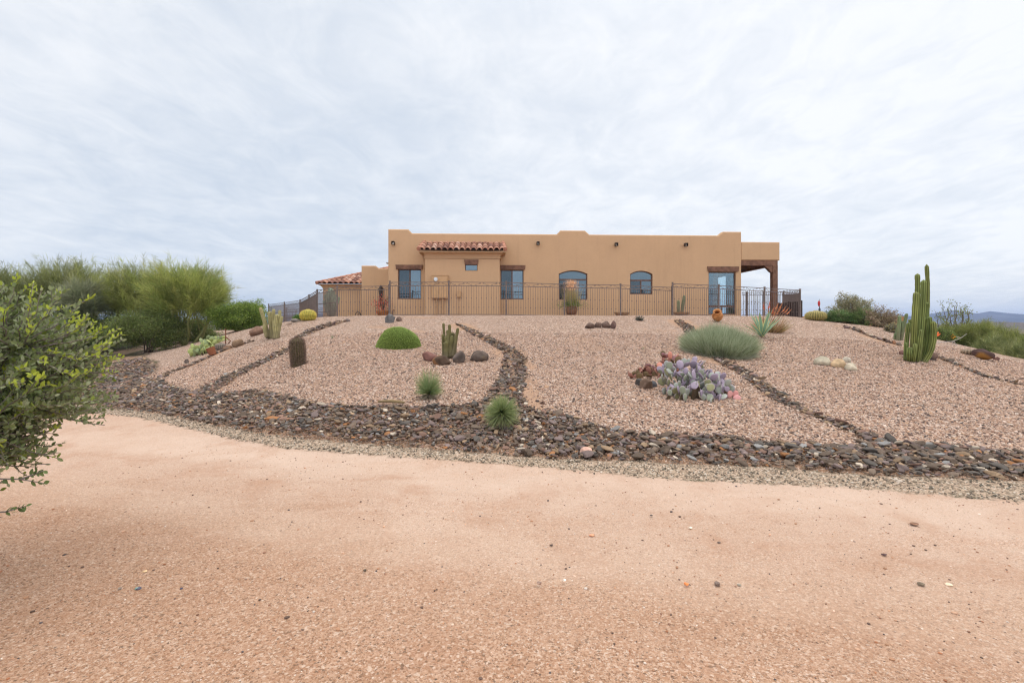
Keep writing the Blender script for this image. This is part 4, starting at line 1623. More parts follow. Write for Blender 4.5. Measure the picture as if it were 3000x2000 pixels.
# ---------------------------------------------------------------- plants: helpers
def blades(mb, base, dirs, length, width, col, bend=0.0, seg=3, tipcol=None, r=rng, roll=None):
    """many narrow tapering blades at once. base (n,3), dirs (n,3)"""
    n = len(base)
    dirs = unit(dirs)
    length = np.broadcast_to(length, (n,))
    width = np.broadcast_to(width, (n,))
    bend = np.broadcast_to(bend, (n,))
    rv = unit(r.normal(size=(n, 3)))
    s = unit(np.cross(dirs, rv))
    t = np.linspace(0, 1, seg + 1)
    P_ = base[:, None] + dirs[:, None] * (length[:, None] * t[None])[..., None]
    P_[..., 2] -= (bend * length)[:, None] * (t ** 2)[None]
    wd = (1 - t ** 1.5)[None] * width[:, None] * .5
    L_ = P_[:, :-1] + s[:, None] * wd[:, :-1, None]
    R_ = P_[:, :-1] - s[:, None] * wd[:, :-1, None]
    V = np.concatenate([L_, R_, P_[:, -1:]], 1)
    k = 2 * seg + 1
    q = []
    for i in range(seg - 1):
        q.append([i, i + 1, seg + i + 1, seg + i])
    q = np.array(q).reshape(-1, 4)
    tr_ = np.array([[seg - 1, 2 * seg, 2 * seg - 1]])
    off = (np.arange(n) * k)[:, None, None]
    col = np.asarray(col, float)
    if col.ndim == 1:
        col = np.tile(col, (n, 1))
    cc = np.repeat(col[:, None], k, 1)
    if tipcol is not None:
        tt = np.concatenate([t[:-1], t[:-1], [1]])[None, :, None]
        cc = cc * (1 - tt) + np.asarray(tipcol) * tt
    fs = [(tr_[None] + off).reshape(-1, 3)]
    if len(q):
        fs.append((q[None] + off).reshape(-1, 4))
    mb.add(V.reshape(-1, 3), fs, cc.reshape(-1, 3))


def leaves(mb, pos, axis, nrm, length, width, col, fold=0.15):
    """elliptic leaves (two halves folded along the midrib)"""
    n = len(pos)
    ax = unit(axis)
    s = unit(np.cross(nrm, ax))
    nn = np.cross(ax, s)
    L_ = np.broadcast_to(length, (n,))[:, None]
    W_ = np.broadcast_to(width, (n,))[:, None] * .5
    base = pos
    tip = pos + ax * L_
    pts = [base, pos + ax * L_ * .5 - nn * W_ * fold, tip]
    for sg in (1, -1):
        for t, w in ((.22, .72), (.52, 1.0), (.82, .62)):
            pts.append(pos + ax * L_ * t + s * sg * W_ * w + nn * W_ * fold)
    V = np.stack(pts, 1)
    # 0 base 1 mid 2 tip ; 3,4,5 one side ; 6,7,8 other
    tri = np.array([[0, 3, 1], [1, 5, 2], [0, 1, 6], [1, 2, 8]])
    tri2 = np.array([[3, 4, 1], [4, 5, 1], [6, 1, 7], [7, 1, 8]])
    fa = np.concatenate([tri, tri2])
    off = (np.arange(n) * 9)[:, None, None]
    mb.add(V.reshape(-1, 3), (fa[None] + off).reshape(-1, 3), np.repeat(np.asarray(col), 9, 0) if np.ndim(col) == 2 else col)


def quadleaves(mb, pos, size, col, r, up=0.0, asp=.5):
    n = len(pos)
    ax = unit(r.normal(size=(n, 3)) + np.array([0, 0, up]))
    s = unit(np.cross(ax, r.normal(size=(n, 3))))
    L_ = np.broadcast_to(size, (n,))[:, None]
    V = np.stack([pos - ax * L_ * .5, pos + s * L_ * asp * .5, pos + ax * L_ * .5, pos - s * L_ * asp * .5], 1)
    fa = np.arange(4)[None] + (np.arange(n) * 4)[:, None]
    col = np.asarray(col, float)
    if col.ndim == 1:
        col = np.tile(col, (n, 1))
    mb.add(V.reshape(-1, 3), fa, np.repeat(col, 4, 0))


def sphere_dirs(n, r, zmin=-1.0):
    z = r.uniform(zmin, 1, n)
    a = r.uniform(0, 2 * PI, n)
    q = np.sqrt(1 - z * z)
    return np.stack([q * np.cos(a), q * np.sin(a), z], 1)


def ribbed(mb, path, rad, ribs, depth, col, colr, sides_per=4, seed=0, cork=0.0):
    """a ribbed cactus column; col in the grooves, colr on the ribs"""
    sides = ribs * sides_per
    a = np.arange(sides) / sides * 2 * PI
    c = np.cos(a * ribs)
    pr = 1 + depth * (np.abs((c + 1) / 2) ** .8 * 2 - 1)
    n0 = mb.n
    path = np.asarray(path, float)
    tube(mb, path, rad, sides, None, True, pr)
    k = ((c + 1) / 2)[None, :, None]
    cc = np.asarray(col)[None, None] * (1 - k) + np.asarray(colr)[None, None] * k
    h = np.linspace(0, 1, len(path))[:, None, None]
    r = np.random.default_rng(seed)
    vary = 1 + .16 * np.sin(h * r.uniform(10, 18) + r.uniform(0, 6)) * r.uniform(.4, 1)
    cc = np.tile(cc, (len(path), 1, 1)) * vary
    if cork:
        kb = (np.clip(1 - h / cork, 0, 1) ** 1.2) * (.75 + .25 * np.sin(np.arange(sides) * 2.1 + seed))[None, :, None]
        cc = cc * (1 - kb) + np.array((.13, .105, .07)) * kb
    cc = np.concatenate([cc.reshape(-1, 3), [col], [colr]])
    mb.c[-1] = cc


def dome_path(a, b, rad, n=10, bulge=None, rounded=.9, sway=0.0, seed=0):
    """path and radii of a column from a to b with a rounded tip"""
    a, b = np.asarray(a, float), np.asarray(b, float)
    L = np.linalg.norm(b - a)
    t = np.concatenate([np.linspace(0, 1 - rad / L * 1.1, n), 1 - rad / L * 1.1 * (1 - np.sin(np.linspace(.25, 1.0, 6) * PI / 2))])
    pth = a + (b - a) * t[:, None]
    r = np.random.default_rng(seed)
    if sway:
        d = r.normal(size=3) * np.array([1, 1, 0])
        pth = pth + d[None] * (np.sin(t * PI)[:, None]) * sway * L
    rr = np.full(len(t), rad)
    e = np.clip((t - (1 - rad / L * 1.1)) / (rad / L * 1.1), 0, 1)
    rr = rr * np.sqrt(np.clip(1 - e ** 2, 0.0025, 1))
    if bulge:
        rr = rr * (1 + bulge * np.sin(t * L / (rad * 2.4) * 2 * PI + r.uniform(0, 6)))
    return pth, rr, t


# tall clump of ribbed columns on the right --------------------------------------------
def column_cactus():
    g = G(2690, 1058)
    root = empty('column_cactus', g.tolist(), 'tall clump of ribbed green columns, tallest cactus on the right slope', 'cactus')
    d = g[1]
    s = d / F
    # (base px, base py, mid px, mid py, top px, top py, width px, depth offset)
    cols = [(2706, 1030, 2718, 900, 2715, 774, 11.5, .30), (2680, 1035, 2688, 900, 2688, 801, 14, .20), (2690, 1048, 2702, 930, 2706.5, 819, 14.5, -.02),
            (2677, 1020, 2680, 930, 2685, 855, 15, -.12), (2672, 1030, 2674, 960, 2664, 942, 13, .12), (2655, 1050, 2656, 1010, 2664, 943, 12.5, .05),
            (2706, 1058, 2722, 990, 2722, 927, 15.5, .02), (2704, 1060, 2733, 1010, 2734, 940, 14.5, -.10), (2711, 1000, 2716, 940, 2717, 885, 11, .14),
            (2664, 1052, 2664, 1038, 2666, 1017, 14, -.16), (2686, 1056, 2692, 1020, 2699, 965, 13, -.14), (2675, 1055, 2678, 1040, 2682, 1005, 10, -.18), (2652, 1050, 2654, 1030, 2655, 1003, 10, -.05), (2698, 1060, 2712, 1010, 2711, 930, 12, .06)]
    for i, (bx, by, mx, my, tx, ty, w, dd) in enumerate(cols):
        r = np.random.default_rng(900 + i)
        pb, pm, pt = P(bx, by + 6, d + dd * .7), P(mx, my, d + dd * 1.5), P(tx, ty, d + dd * 1.5)
        # quadratic through three points, then a rounded tip
        n = 34
        t = np.linspace(0, 1, n)
        tm = .5
        c0, c2 = pb, pt
        c1 = (pm - c0 * (1 - tm) ** 2 - c2 * tm ** 2) / (2 * tm * (1 - tm))
        pth = c0 * ((1 - t) ** 2)[:, None] + c1 * (2 * t * (1 - t))[:, None] + c2 * (t ** 2)[:, None]
        L = np.linalg.norm(np.diff(pth, axis=0), axis=1).sum()
        rad = w * s / 2 * .80
        e = np.clip((t - (1 - rad * 1.1 / L)) / (rad * 1.1 / L), 0, 1)
        rr = rad * np.sqrt(np.clip(1 - e ** 2, .01, 1)) * (1 + .045 * np.sin(t * L / .16 * 2 * PI * r.uniform(.5, .8) + r.uniform(0, 6)) + .03 * np.sin(t * L / .09 + r.uniform(0, 6)))
        rr *= np.clip(.72 + t * 3, 0, 1)
        m = MB()
        k = r.uniform(.85, 1.15)
        yel = r.uniform(0, .32)
        cg = np.array((.105, .135, .035)) * k * (1 - yel) + np.array((.21, .20, .05)) * yel
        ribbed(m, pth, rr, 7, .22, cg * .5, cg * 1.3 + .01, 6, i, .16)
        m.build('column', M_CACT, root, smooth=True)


column_cactus()


def small_columns(name, label, cols, d, ribs=8, cg=(.10, .13, .06), smooth=True, group=None, depthj=.1, spine=None):
    g = P(cols[0][0], cols[0][1], d)
    root = empty(name, g.tolist(), label, 'cactus', group)
    s = d / F
    for i, (bx, by, tx, ty, w) in enumerate(cols):
        r = np.random.default_rng(int(bx * 7 + ty))
        dj = r.uniform(-depthj, depthj)
        pth, rr, t = dome_path(P(bx, by, d + dj), P(tx, ty, d + dj), w * s / 2, 14, .03, sway=.02, seed=i)
        m = MB()
        c = np.array(cg) * r.uniform(.8, 1.25)
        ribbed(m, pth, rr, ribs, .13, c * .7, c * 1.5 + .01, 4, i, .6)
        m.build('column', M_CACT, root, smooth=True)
    return root


g = G(2632, 996)
small_columns('column_cactus', 'short clump of ribbed columns behind the tall cactus on the right', [(2630, 1000, 2636, 924, 8), (2640, 1000, 2657, 918, 7.5), (2626, 1000, 2630, 960, 8), (2637, 998, 2642, 940, 8), (2622, 998, 2624, 975, 7)], g[1], 8)
small_columns('column_cactus', 'pale grey green tall cactus clump behind the fence by the garage', [(972, 930, 968, 842, 13), (966, 925, 953, 862, 9), (975, 925, 987, 862, 9), (970, 925, 975, 850, 10), (963, 925, 960, 856, 9), (980, 925, 981, 870, 8), (958, 915, 948, 880, 8), (978, 920, 994, 870, 7)], 24.2, 9, (.15, .185, .13), depthj=.3)
small_columns('column_cactus', 'pair of small furry columns in the shallow bowl before the tall corner window', [(1988, 915, 1988, 879, 7), (1998, 915, 2005, 865, 8)], 24.2, 10, (.14, .155, .085))
# the stub cactus ringed by boulders
g = G(1315, 1052)
small_columns('column_cactus', 'small many stemmed cactus standing in the ring of boulders', [
    (1304, 1045, 1299, 946, 7), (1315, 1045, 1317, 950, 8), (1326, 1045, 1342, 960, 8), (1310, 1045, 1306, 985, 10), (1320, 1045, 1324, 983, 10), (1313, 1045, 1312, 978, 10),
    (1302, 1045, 1303, 1002, 12), (1323, 1045, 1328, 974, 9), (1332, 1045, 1336, 988, 11), (1308, 1048, 1308, 1000, 11), (1317, 1048, 1317, 996, 11), (1326, 1048, 1325, 1002, 11), (1300, 1048, 1298, 978, 9), (1312, 1046, 1311, 966, 8), (1319, 1046, 1320, 972, 8)], g[1] + .12, 8, (.082, .074, .026), depthj=.14)
# the curled arms of that cactus sit low on either side
# left cluster of spined columns
g = G(797, 992)
small_columns('column_cactus', 'gnarled cluster of spined yellowish columns beside the golden ball cactus', [
    (790, 992, 762, 900, 9), (797, 995, 790, 912, 12), (805, 992, 812, 920, 13), (812, 990, 820, 908, 8), (814, 988, 826, 926, 8), (786, 990, 775, 935, 11), (800, 996, 800, 930, 12), (811, 992, 807, 950, 15), (782, 988, 774, 950, 9), (794, 994, 786, 966, 10), (806, 995, 802, 905, 8)], g[1], 9, (.19, .17, .075), depthj=.18)


# barrel cacti -----------------------------------------------------------------------
def barrel(label, px, py, wpx, hpx, ribs, cg, cr, seed, lean=0.0, flat=0.0, spines=None, spine_len=.03, bands=False, name='barrel_cactus', d=None, nsp=14):
    g = G(px, py) if d is None else P(px, py, d)
    s = g[1] / F
    w, h = wpx * s, hpx * s
    root = empty(name, g.tolist(), label, 'cactus')
    n = 26
    t = np.linspace(0, 1, n)
    if flat:
        rr = w / 2 * (np.clip(1 - np.abs(2 * (t * .97 + .03) - 1) ** 2.4, 0.02, 1)) ** .5
        rr = rr * 1.0
    else:
        rr = w / 2 * np.minimum(1, (np.clip((1 - t) / .14, 0.01, 1)) ** .5) * (.9 + .12 * np.sin(t * PI))
    pth = g[None] + np.stack([lean * w * (t - t ** 2 * .25), 0 * t, h * t - .04 * h], 1) + np.array([0, w * .3, 0])
    if bands:
        rr = rr * (1 - .07 * np.exp(-((t - .30) / .03) ** 2) - .05 * np.exp(-((t - .40) / .02) ** 2))
    m = MB()
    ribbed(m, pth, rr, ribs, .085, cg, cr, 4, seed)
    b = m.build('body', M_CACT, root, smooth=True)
    if spines is not None:
        r = np.random.default_rng(seed)
        B, D = [], []
        a = np.arange(ribs) / ribs * 2 * PI
        tt, U_, W_ = frames(pth)
        for k in np.linspace(0, n - 1.01, int(h / .035)):
            i = int(k)
            f_ = k - i
            p = pth[i] * (1 - f_) + pth[i + 1] * f_
            q = (rr[i] * (1 - f_) + rr[i + 1] * f_) * 1.08
            o_ = U_[i][None] * np.cos(a)[:, None] + W_[i][None] * np.sin(a)[:, None]
            for c in range(nsp):
                B.append(p + o_ * q)
                D.append(o_ * .55 + r.normal(0, .55, (ribs, 3)) + np.array([0, 0, .12]))
        B, D = np.concatenate(B), np.concatenate(D)
        m = MB()
        sc_ = np.array(spines)[r.integers(0, len(spines), len(B))]
        blades(m, B, D, r.uniform(.6, 1.2, len(B)) * spine_len, .007 if not flat else .006, sc_, r=r, seg=1)
        m.build('spines', M_LEAF, root)
    return root


barrel('brown spined barrel cactus leaning on the gravel left of the green cushion', 870, 1072, 37, 88, 19, (.045, .05, .02), (.12, .10, .05), 3, lean=-.20, bands=True,
       spines=[(.16, .11, .085), (.11, .075, .06), (.26, .19, .13), (.20, .13, .12)], spine_len=.06, nsp=22)
barrel('round golden ball cactus at the left end of the crest', 897, 940, 43, 35, 24, (.11, .14, .03), (.42, .33, .06), 4, flat=1, spines=[(.62, .47, .10), (.55, .38, .09), (.50, .42, .16)], spine_len=.05, nsp=5, name='golden_barrel_cactus')
barrel('wide dusty yellow ball cactus at the right end of the crest', 2400, 939, 52, 30, 26, (.10, .10, .035), (.28, .23, .08), 5, flat=1, spines=[(.45, .36, .14), (.36, .27, .13), (.5, .44, .2)], spine_len=.06, nsp=6, name='golden_barrel_cactus')
barrel('small purplish barrel cactus between prickly pear and tan boulder', 641, 1026, 28, 22, 18, (.07, .075, .045), (.19, .15, .13), 6, flat=1, spines=[(.30, .20, .19), (.22, .15, .15)], spine_len=.06, nsp=5)
barrel('low bristly hedgehog cactus left of the petrified log', 2850, 1040, 36, 17, 16, (.09, .07, .045), (.22, .16, .11), 7, flat=1, spines=[(.38, .28, .20), (.28, .2, .15)], spine_len=.07, nsp=6, name='hedgehog_cactus')


# prickly pears ------------------------------------------------------------------------
def pad_geo(mb, base, axis, nrm, L, W, T, col, edge=None):
    V, Fa = ico(2)
    V = V.copy()
    z = V[:, 2]
    f = 1 - .28 * (1 - (z + 1) / 2) ** 1.6
    V = V * np.stack([f, np.ones_like(f), np.ones_like(f)], 1)
    ax = unit(axis)
    s = unit(np.cross(ax, nrm))
    nn = np.cross(s, ax)
    P_ = base + (V[:, :1] * s * W / 2 + V[:, 1:2] * nn * T / 2 + (V[:, 2:] + 1) * ax * L / 2)
    c = np.tile(np.asarray(col, float), (len(V), 1))
    if edge is not None:
        k = np.clip(1.6 * (1 - np.abs(V[:, 1]) * 2.2), 0, 1)[:, None]
        c = c * (1 - k) + np.asarray(edge) * k
    mb.add(P_, Fa, c)


def prickly_pear(label, px, py, wpx, hpx, n0, gen, L, cols, seed, name='prickly_pear', spread=1.0, edge=None, droop=0.0, depth=None, basew=.25, d=None):
    g = G(px, py) if d is None else P(px, py, d)
    s = g[1] / F
    W, Hh = wpx * s, hpx * s
    root = empty(name, g.tolist(), label, 'cactus')
    r = np.random.default_rng(seed)
    dp = W * .6 if depth is None else depth
    ctr = g + np.array([0, dp * .4, 0])
    todo = []
    for i in range(n0):
        a = r.uniform(0, 2 * PI)
        q = math.sqrt(r.uniform(0, 1)) * basew
        todo.append((ctr + np.array([math.cos(a) * q * W, math.sin(a) * q * dp, 0]), unit(np.array([math.cos(a) * spread * q * 4, math.sin(a) * spread * q * 3, 1.0]) + r.normal(0, .25, 3)), 0))
    cnt = 0
    while todo:
        b, ax, k = todo.pop(0)
        l_ = L * r.uniform(.75, 1.2) * (1 - .08 * k)
        nrm = unit(np.cross(ax, r.normal(size=3)) + np.array([0, -.35, 0]))
        tip = b + ax * l_
        e = (tip - ctr) / np.array([W / 2, dp / 2, Hh])
        if tip[2] > g[2] + Hh * 1.02 or (e[0] ** 2 + e[1] ** 2 + max(e[2], 0) ** 2) > 1.08:
            if k > 0:
                continue
        if tip[2] < g[2] + .02:
            continue
        hrel = (tip[2] - g[2]) / Hh
        c = np.array(cols(r, hrel, k, (tip[0] - ctr[0]) / W)) * r.uniform(.82, 1.18)
        m = MB()
        pad_geo(m, b - ax * l_ * .06, ax, nrm, l_ * 1.06, l_ * r.uniform(.72, .92), l_ * .17, c, edge)
        m.build('pad', M_PAD, root, smooth=True)
        cnt += 1
        if k < gen and cnt < 99:
            for q in range(r.integers(1, 4)):
                sd = unit(np.cross(nrm, ax))
                t = r.uniform(-1, 1)
                nb = b + ax * l_ * (1 - .25 * abs(t)) + sd * t * l_ * .38
                nd = unit(ax * .8 + sd * t * 1.0 + r.normal(0, .38, 3) * np.array([1, 1, .7]) + np.array([0, 0, .25 - droop]))
                todo.append((nb, nd, k + 1))
        if cnt >= 99:
            break
    return root


def purple(r, h, k, x):
    pale, pur, ol, grn = (.27, .30, .255), (.34, .235, .37), (.19, .185, .085), (.20, .225, .165)
    u = r.uniform() + (h - .5) * .55 + max(x, 0) * .45
    return pur if u > .76 else (pale if u > .5 else (grn if u > .25 else ol))


def redpad(r, h, k, x):
    u = r.uniform() + h * .35
    return (.50, .20, .14) if u > 1.05 else ((.45, .22, .25) if u > .85 else ((.24, .10, .075) if u > .5 else (.12, .085, .03)))


def greenpad(r, h, k, x):
    return ((.30, .34, .12) if r.uniform() > .45 else (.22, .27, .13))


def pad_heap(label, foot, blobs, n, L, cols, seed, name='prickly_pear', edge=None, tilt=.35, extra=0):
    """pads heaped in overlapping round masses; blobs: (px, py, rx px, ry px, depth offset m, share)"""
    g = G(*foot)
    root = empty(name, g.tolist(), label, 'cactus')
    r = np.random.default_rng(seed)
    sh = np.array([b[5] for b in blobs], float)
    sh /= sh.sum()
    more = MB()
    for i in range(n + extra):
        cx, cy, rx, ry, dd, _ = blobs[r.choice(len(blobs), p=sh)]
        a, q = r.uniform(0, 2 * PI), math.sqrt(r.uniform(0, 1))
        x, v = math.cos(a) * q, math.sin(a) * q
        d = g[1] + dd + r.uniform(-.1, .55) * (1 - q * .6) + (.25 if v > 0 else 0) * v
        p = P(cx + x * rx, cy - v * ry, d)
        p[2] = max(p[2], tz1(p[0], p[1]) - .02)
        h = p[2] - tz1(p[0], p[1])
        ax = unit(np.array([x * .55, -.15, 1.0]) + r.normal(0, tilt, 3))
        nrm = unit(np.cross(ax, r.normal(size=3)) + np.array([0, -.8, 0]))
        l_ = L * r.uniform(.7, 1.25)
        c = np.array(cols(r, x, v)) * r.uniform(.82, 1.2)
        if i >= n:      # the inner pads, deeper in the heap
            p = p + np.array([0, r.uniform(.05, .3), 0])
            pad_geo(more, p - ax * l_ * .5, ax, nrm, l_, l_ * .85, l_ * .16, c, edge)
            continue
        m = MB()
        pad_geo(m, p - ax * l_ * .5, ax, nrm, l_, l_ * r.uniform(.74, .98), l_ * .16, c, edge)
        m.build('pad', M_PAD, root, smooth=True)
        if i % 3 == 0 and h < .32:
            stem = MB()
            tube(stem, [np.array([p[0], p[1] + .1, tz1(p[0], p[1]) - .03]), p - ax * l_ * .3 + [0, .03, 0]], [.035, .025], 6, (.11, .08, .05))
            stem.build('stem', M_BARK, root)
    if extra:
        more.build('inner_pads', M_PAD, root, smooth=True, kind='stuff')
    return root


def purple(r, x, v):
    pale, pur, ol, grn = (.32, .35, .30), (.335, .275, .35), (.22, .215, .11), (.25, .275, .20)
    u = r.uniform() + v * .28 + max(x, 0) * .22
    return pur if u > .76 else (pale if u > .5 else (grn if u > .22 else ol))


def redpad(r, x, v):
    u = r.uniform() + v * .4 + (.2 if x > 0 else 0)
    return (.52, .22, .16) if u > 1.15 else ((.44, .24, .25) if u > .9 else ((.26, .115, .085) if u > .45 else (.13, .085, .04)))


def greenpad(r, x, v):
    return ((.36, .40, .15) if r.uniform() > .4 else (.26, .31, .15))


pad_heap('large purple and grey green prickly pear sprawling on the slope', (2050, 1176), [(1990, 1105, 52, 42, .35, 26), (2030, 1085, 52, 32, .7, 20), (2050, 1125, 70, 38, .1, 30), (2100, 1130, 44, 34, .2, 20), (2085, 1160, 46, 16, -.05, 14), (2000, 1148, 46, 16, .0, 10)], 99, .142, purple, 12, extra=230, edge=(.40, .32, .40))
pad_heap('dark red and coral prickly pear sprawling behind the purple one', (1935, 1122), [(1962, 1052, 26, 22, .9, 14), (1958, 1080, 32, 16, .7, 12), (1905, 1095, 46, 13, .4, 18), (1862, 1098, 18, 10, .3, 6), (1925, 1085, 40, 18, .55, 14)], 85, .15, redpad, 21, extra=40, tilt=.6)
pad_heap('yellow green prickly pear at the foot of the yellow stemmed tree', (598, 1042), [(590, 1022, 34, 18, .3, 26), (608, 1006, 34, 16, .7, 24), (575, 1030, 20, 11, .1, 9)], 62, .22, greenpad, 31, tilt=.3)
pad_heap('small pale prickly pear behind the rusty stake', (645, 1010), [(648, 1000, 22, 13, .7, 1)], 24, .19, greenpad, 33, tilt=.3)
m = MB()
g = G(2143, 1166)
root = empty('fallen_pads', g.tolist(), 'three salmon pink cactus pads fallen right of the purple prickly pear', 'cactus pads')
for i, (dx, dy, ax, c) in enumerate([(-.05, 0, (.4, .2, .8), (.62, .30, .28)), (.05, .03, (.5, .1, .9), (.60, .27, .25)), (0, -.05, (1, 0, .15), (.66, .33, .32))]):
    m = MB()
    pad_geo(m, g + np.array([dx, dy, .0]), np.array(ax), unit(np.array([.2, -1, .3])), .14, .12, .03, c)
    m.build('pad', M_PAD, root, smooth=True)


# spiky rosettes ------------------------------------------------------------------------
def spiky(label, px, py, rpx, n, seed, upright=False, col=((.09, .16, .055), (.15, .23, .10), (.20, .26, .085))):
    g = G(px, py)
    s = g[1] / F
    Rr = rpx * s
    r = np.random.default_rng(seed)
    root = empty('spiky_yucca', g.tolist(), label, 'yucca')
    ctr = g + np.array([0, Rr * .35, Rr * (.80 if not upright else .34)])
    d = sphere_dirs(n, r, -.75 if not upright else -.15)
    L_ = np.full(n, Rr)
    if upright:
        d[:, 2] += .15
        L_ = Rr * (1 + .5 * np.clip(d[:, 2], 0, 1) ** 3)
    L_ = L_ * r.uniform(.72, 1.10, n) * (1 + .10 * wob(d * 1.5, seed, 1, 2))
    m = MB()
    c = np.array(col)[r.integers(0, len(col), n)] * r.uniform(.75, 1.25, n)[:, None]
    d = unit(d)
    blades(m, ctr + d * Rr * .05, d, L_, Rr * .032, c, bend=np.where(d[:, 2] < .6, .06, .0), seg=3, tipcol=(.23, .25, .12), r=r)
    m.build('leaves', M_LEAF, root)
    m = MB()
    k = int(n * .22)
    dd = sphere_dirs(k, r, -1)
    dd[:, 2] = -np.abs(dd[:, 2]) - .25
    blades(m, ctr + dd * Rr * .05, dd, Rr * r.uniform(.6, .8, k), Rr * .03, np.array([(.20, .17, .12), (.27, .24, .18)])[r.integers(0, 2, k)], seg=2, r=r)
    m.build('dry_leaves', M_LEAF, root)
    m = MB()
    tube(m, [g - [0, -Rr * .35, .05], ctr], [Rr * .14, Rr * .1], 8, (.13, .10, .07))
    m.build('stem', M_BARK, root)


spiky('large round blue green spiky plant standing in the rock swale', 1469, 1263, 62, 1500, 41)
spiky('smaller upright green spiky plant on the gravel left of the round one', 1254, 1172, 50, 800, 42, True, ((.08, .15, .055), (.14, .22, .10), (.11, .185, .08)))


# green cushion of short stubs ------------------------------------------------------------
def cushion():
    g = G(1155, 1022)
    s = g[1] / F
    w, h = 136 * s / 2, 70 * s
    r = np.random.default_rng(8)
    root = empty('cushion_plant', g.tolist(), 'bright green dome of tightly packed finger stems below the grey crest rock', 'succulent')
    ctr = g + np.array([0, w * .75, -.06])
    n = 2600
    i = np.arange(n)
    z = (i + .5) / n
    a = i * 2.399963
    q = np.sqrt(1 - z * z)
    d = np.stack([q * np.cos(a), q * np.sin(a), z], 1) + r.normal(0, .008, (n, 3))
    lump = 1 + .085 * wob(d * 2.4, 9, 1, 3)
    p = ctr + d * np.array([w, w * .85, h * .96])[None] * lump[:, None]
    ax = unit(d / np.array([w, w * .85, h])[None] + np.array([0, 0, .6]))
    m = MB()
    sides = 6
    an = np.arange(sides) / sides * 2 * PI
    u = unit(np.cross(ax, [0.0, .3, 1.0]))
    v = np.cross(ax, u)
    rad = .0155
    rings = []
    for hh, k in ((-.09, .8), (0.0, 1.0), (.022, .85), (.032, .35)):
        ang = (np.cos(an)[None, :, None] * u[:, None] + np.sin(an)[None, :, None] * v[:, None]) * rad * k * (1 if sides != 4 else 1)
        rings.append(p[:, None] + ax[:, None] * hh + ang)
    V = np.stack(rings, 1).reshape(n, -1, 3)
    fa = []
    for k in range(3):
        for j in range(sides):
            fa.append([k * sides + j, k * sides + (j + 1) % sides, (k + 1) * sides + (j + 1) % sides, (k + 1) * sides + j])
    fa = np.array(fa)
    cap = np.array([[3 * sides + j for j in range(sides)]])
    off = (np.arange(n) * 4 * sides)[:, None, None]
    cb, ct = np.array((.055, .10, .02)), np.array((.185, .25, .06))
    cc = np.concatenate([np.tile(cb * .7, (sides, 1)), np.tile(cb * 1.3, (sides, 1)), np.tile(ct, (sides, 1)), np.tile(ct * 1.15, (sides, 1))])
    cc = cc[None] * r.uniform(.75, 1.2, n)[:, None, None]
    m.add(V.reshape(-1, 3), [(fa[None] + off).reshape(-1, 4), (cap[None] + off).reshape(-1, sides)], cc.reshape(-1, 3))
    m.build('finger_stems', M_LEAF, root)
    m = MB()
    V, Fa = ico(3)
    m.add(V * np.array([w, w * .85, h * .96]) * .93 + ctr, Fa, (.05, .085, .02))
    m.build('core', M_LEAF, root, smooth=True)


cushion()


# grey green tuft mass, agave and aloe on the right crest ------------------------------------
def tuft_mass():
    g = G(2150, 1052)
    s = g[1] / F
    r = np.random.default_rng(14)
    root = empty('shrubby_grass', g.tolist(), 'wide grey green mound of fine upright stems spilling over the rock stream', 'shrub')
    n = 13000
    # footprint: an oval about 200 px wide whose far side climbs the slope
    a = r.uniform(0, 2 * PI, n)
    q = np.sqrt(r.uniform(0, 1, n))
    x = np.cos(a) * q
    y = np.sin(a) * q
    bx = 2150 + x * 92
    dist = g[1] + .95 + y * .95
    X = (bx - CX) / F * g[1]
    pos = np.stack([X, dist, tz(X, dist)], 1)
    hmax = .80 * np.sqrt(np.clip(1 - .55 * q ** 2, 0, 1)) * (1 + .34 * wob(np.stack([x * 2.4, y * 2.4, 0 * x], 1), 15, 1.4, 3))
    out = np.stack([x * .55, y * .45 - .15, np.full(n, 1.0)], 1) + r.normal(0, .22, (n, 3))
    c = np.array([(.20, .24, .145), (.265, .30, .20), (.15, .18, .10), (.35, .37, .265)])[r.integers(0, 4, n)] * r.uniform(.8, 1.15, n)[:, None]
    m = MB()
    blades(m, pos, out, hmax * r.uniform(.6, 1.25, n), .011, c, bend=.05 + .25 * q ** 3, seg=3, r=r)
    k = 1500
    a = r.uniform(0, 2 * PI, k)
    X = g[0] + np.cos(a) * 1.05 * 92 * s
    Y = g[1] + .95 + np.sin(a) * .95
    pos = np.stack([X, Y, tz(X, Y) + .03], 1)
    dr = np.stack([np.cos(a), np.sin(a), np.full(k, .25)], 1) + r.normal(0, .5, (k, 3))
    blades(m, pos, dr, r.uniform(.12, .3, k), .007, np.array((.30, .31, .23)), bend=.3, seg=3, r=r)
    m.build('stems', M_LEAF, root)


tuft_mass()


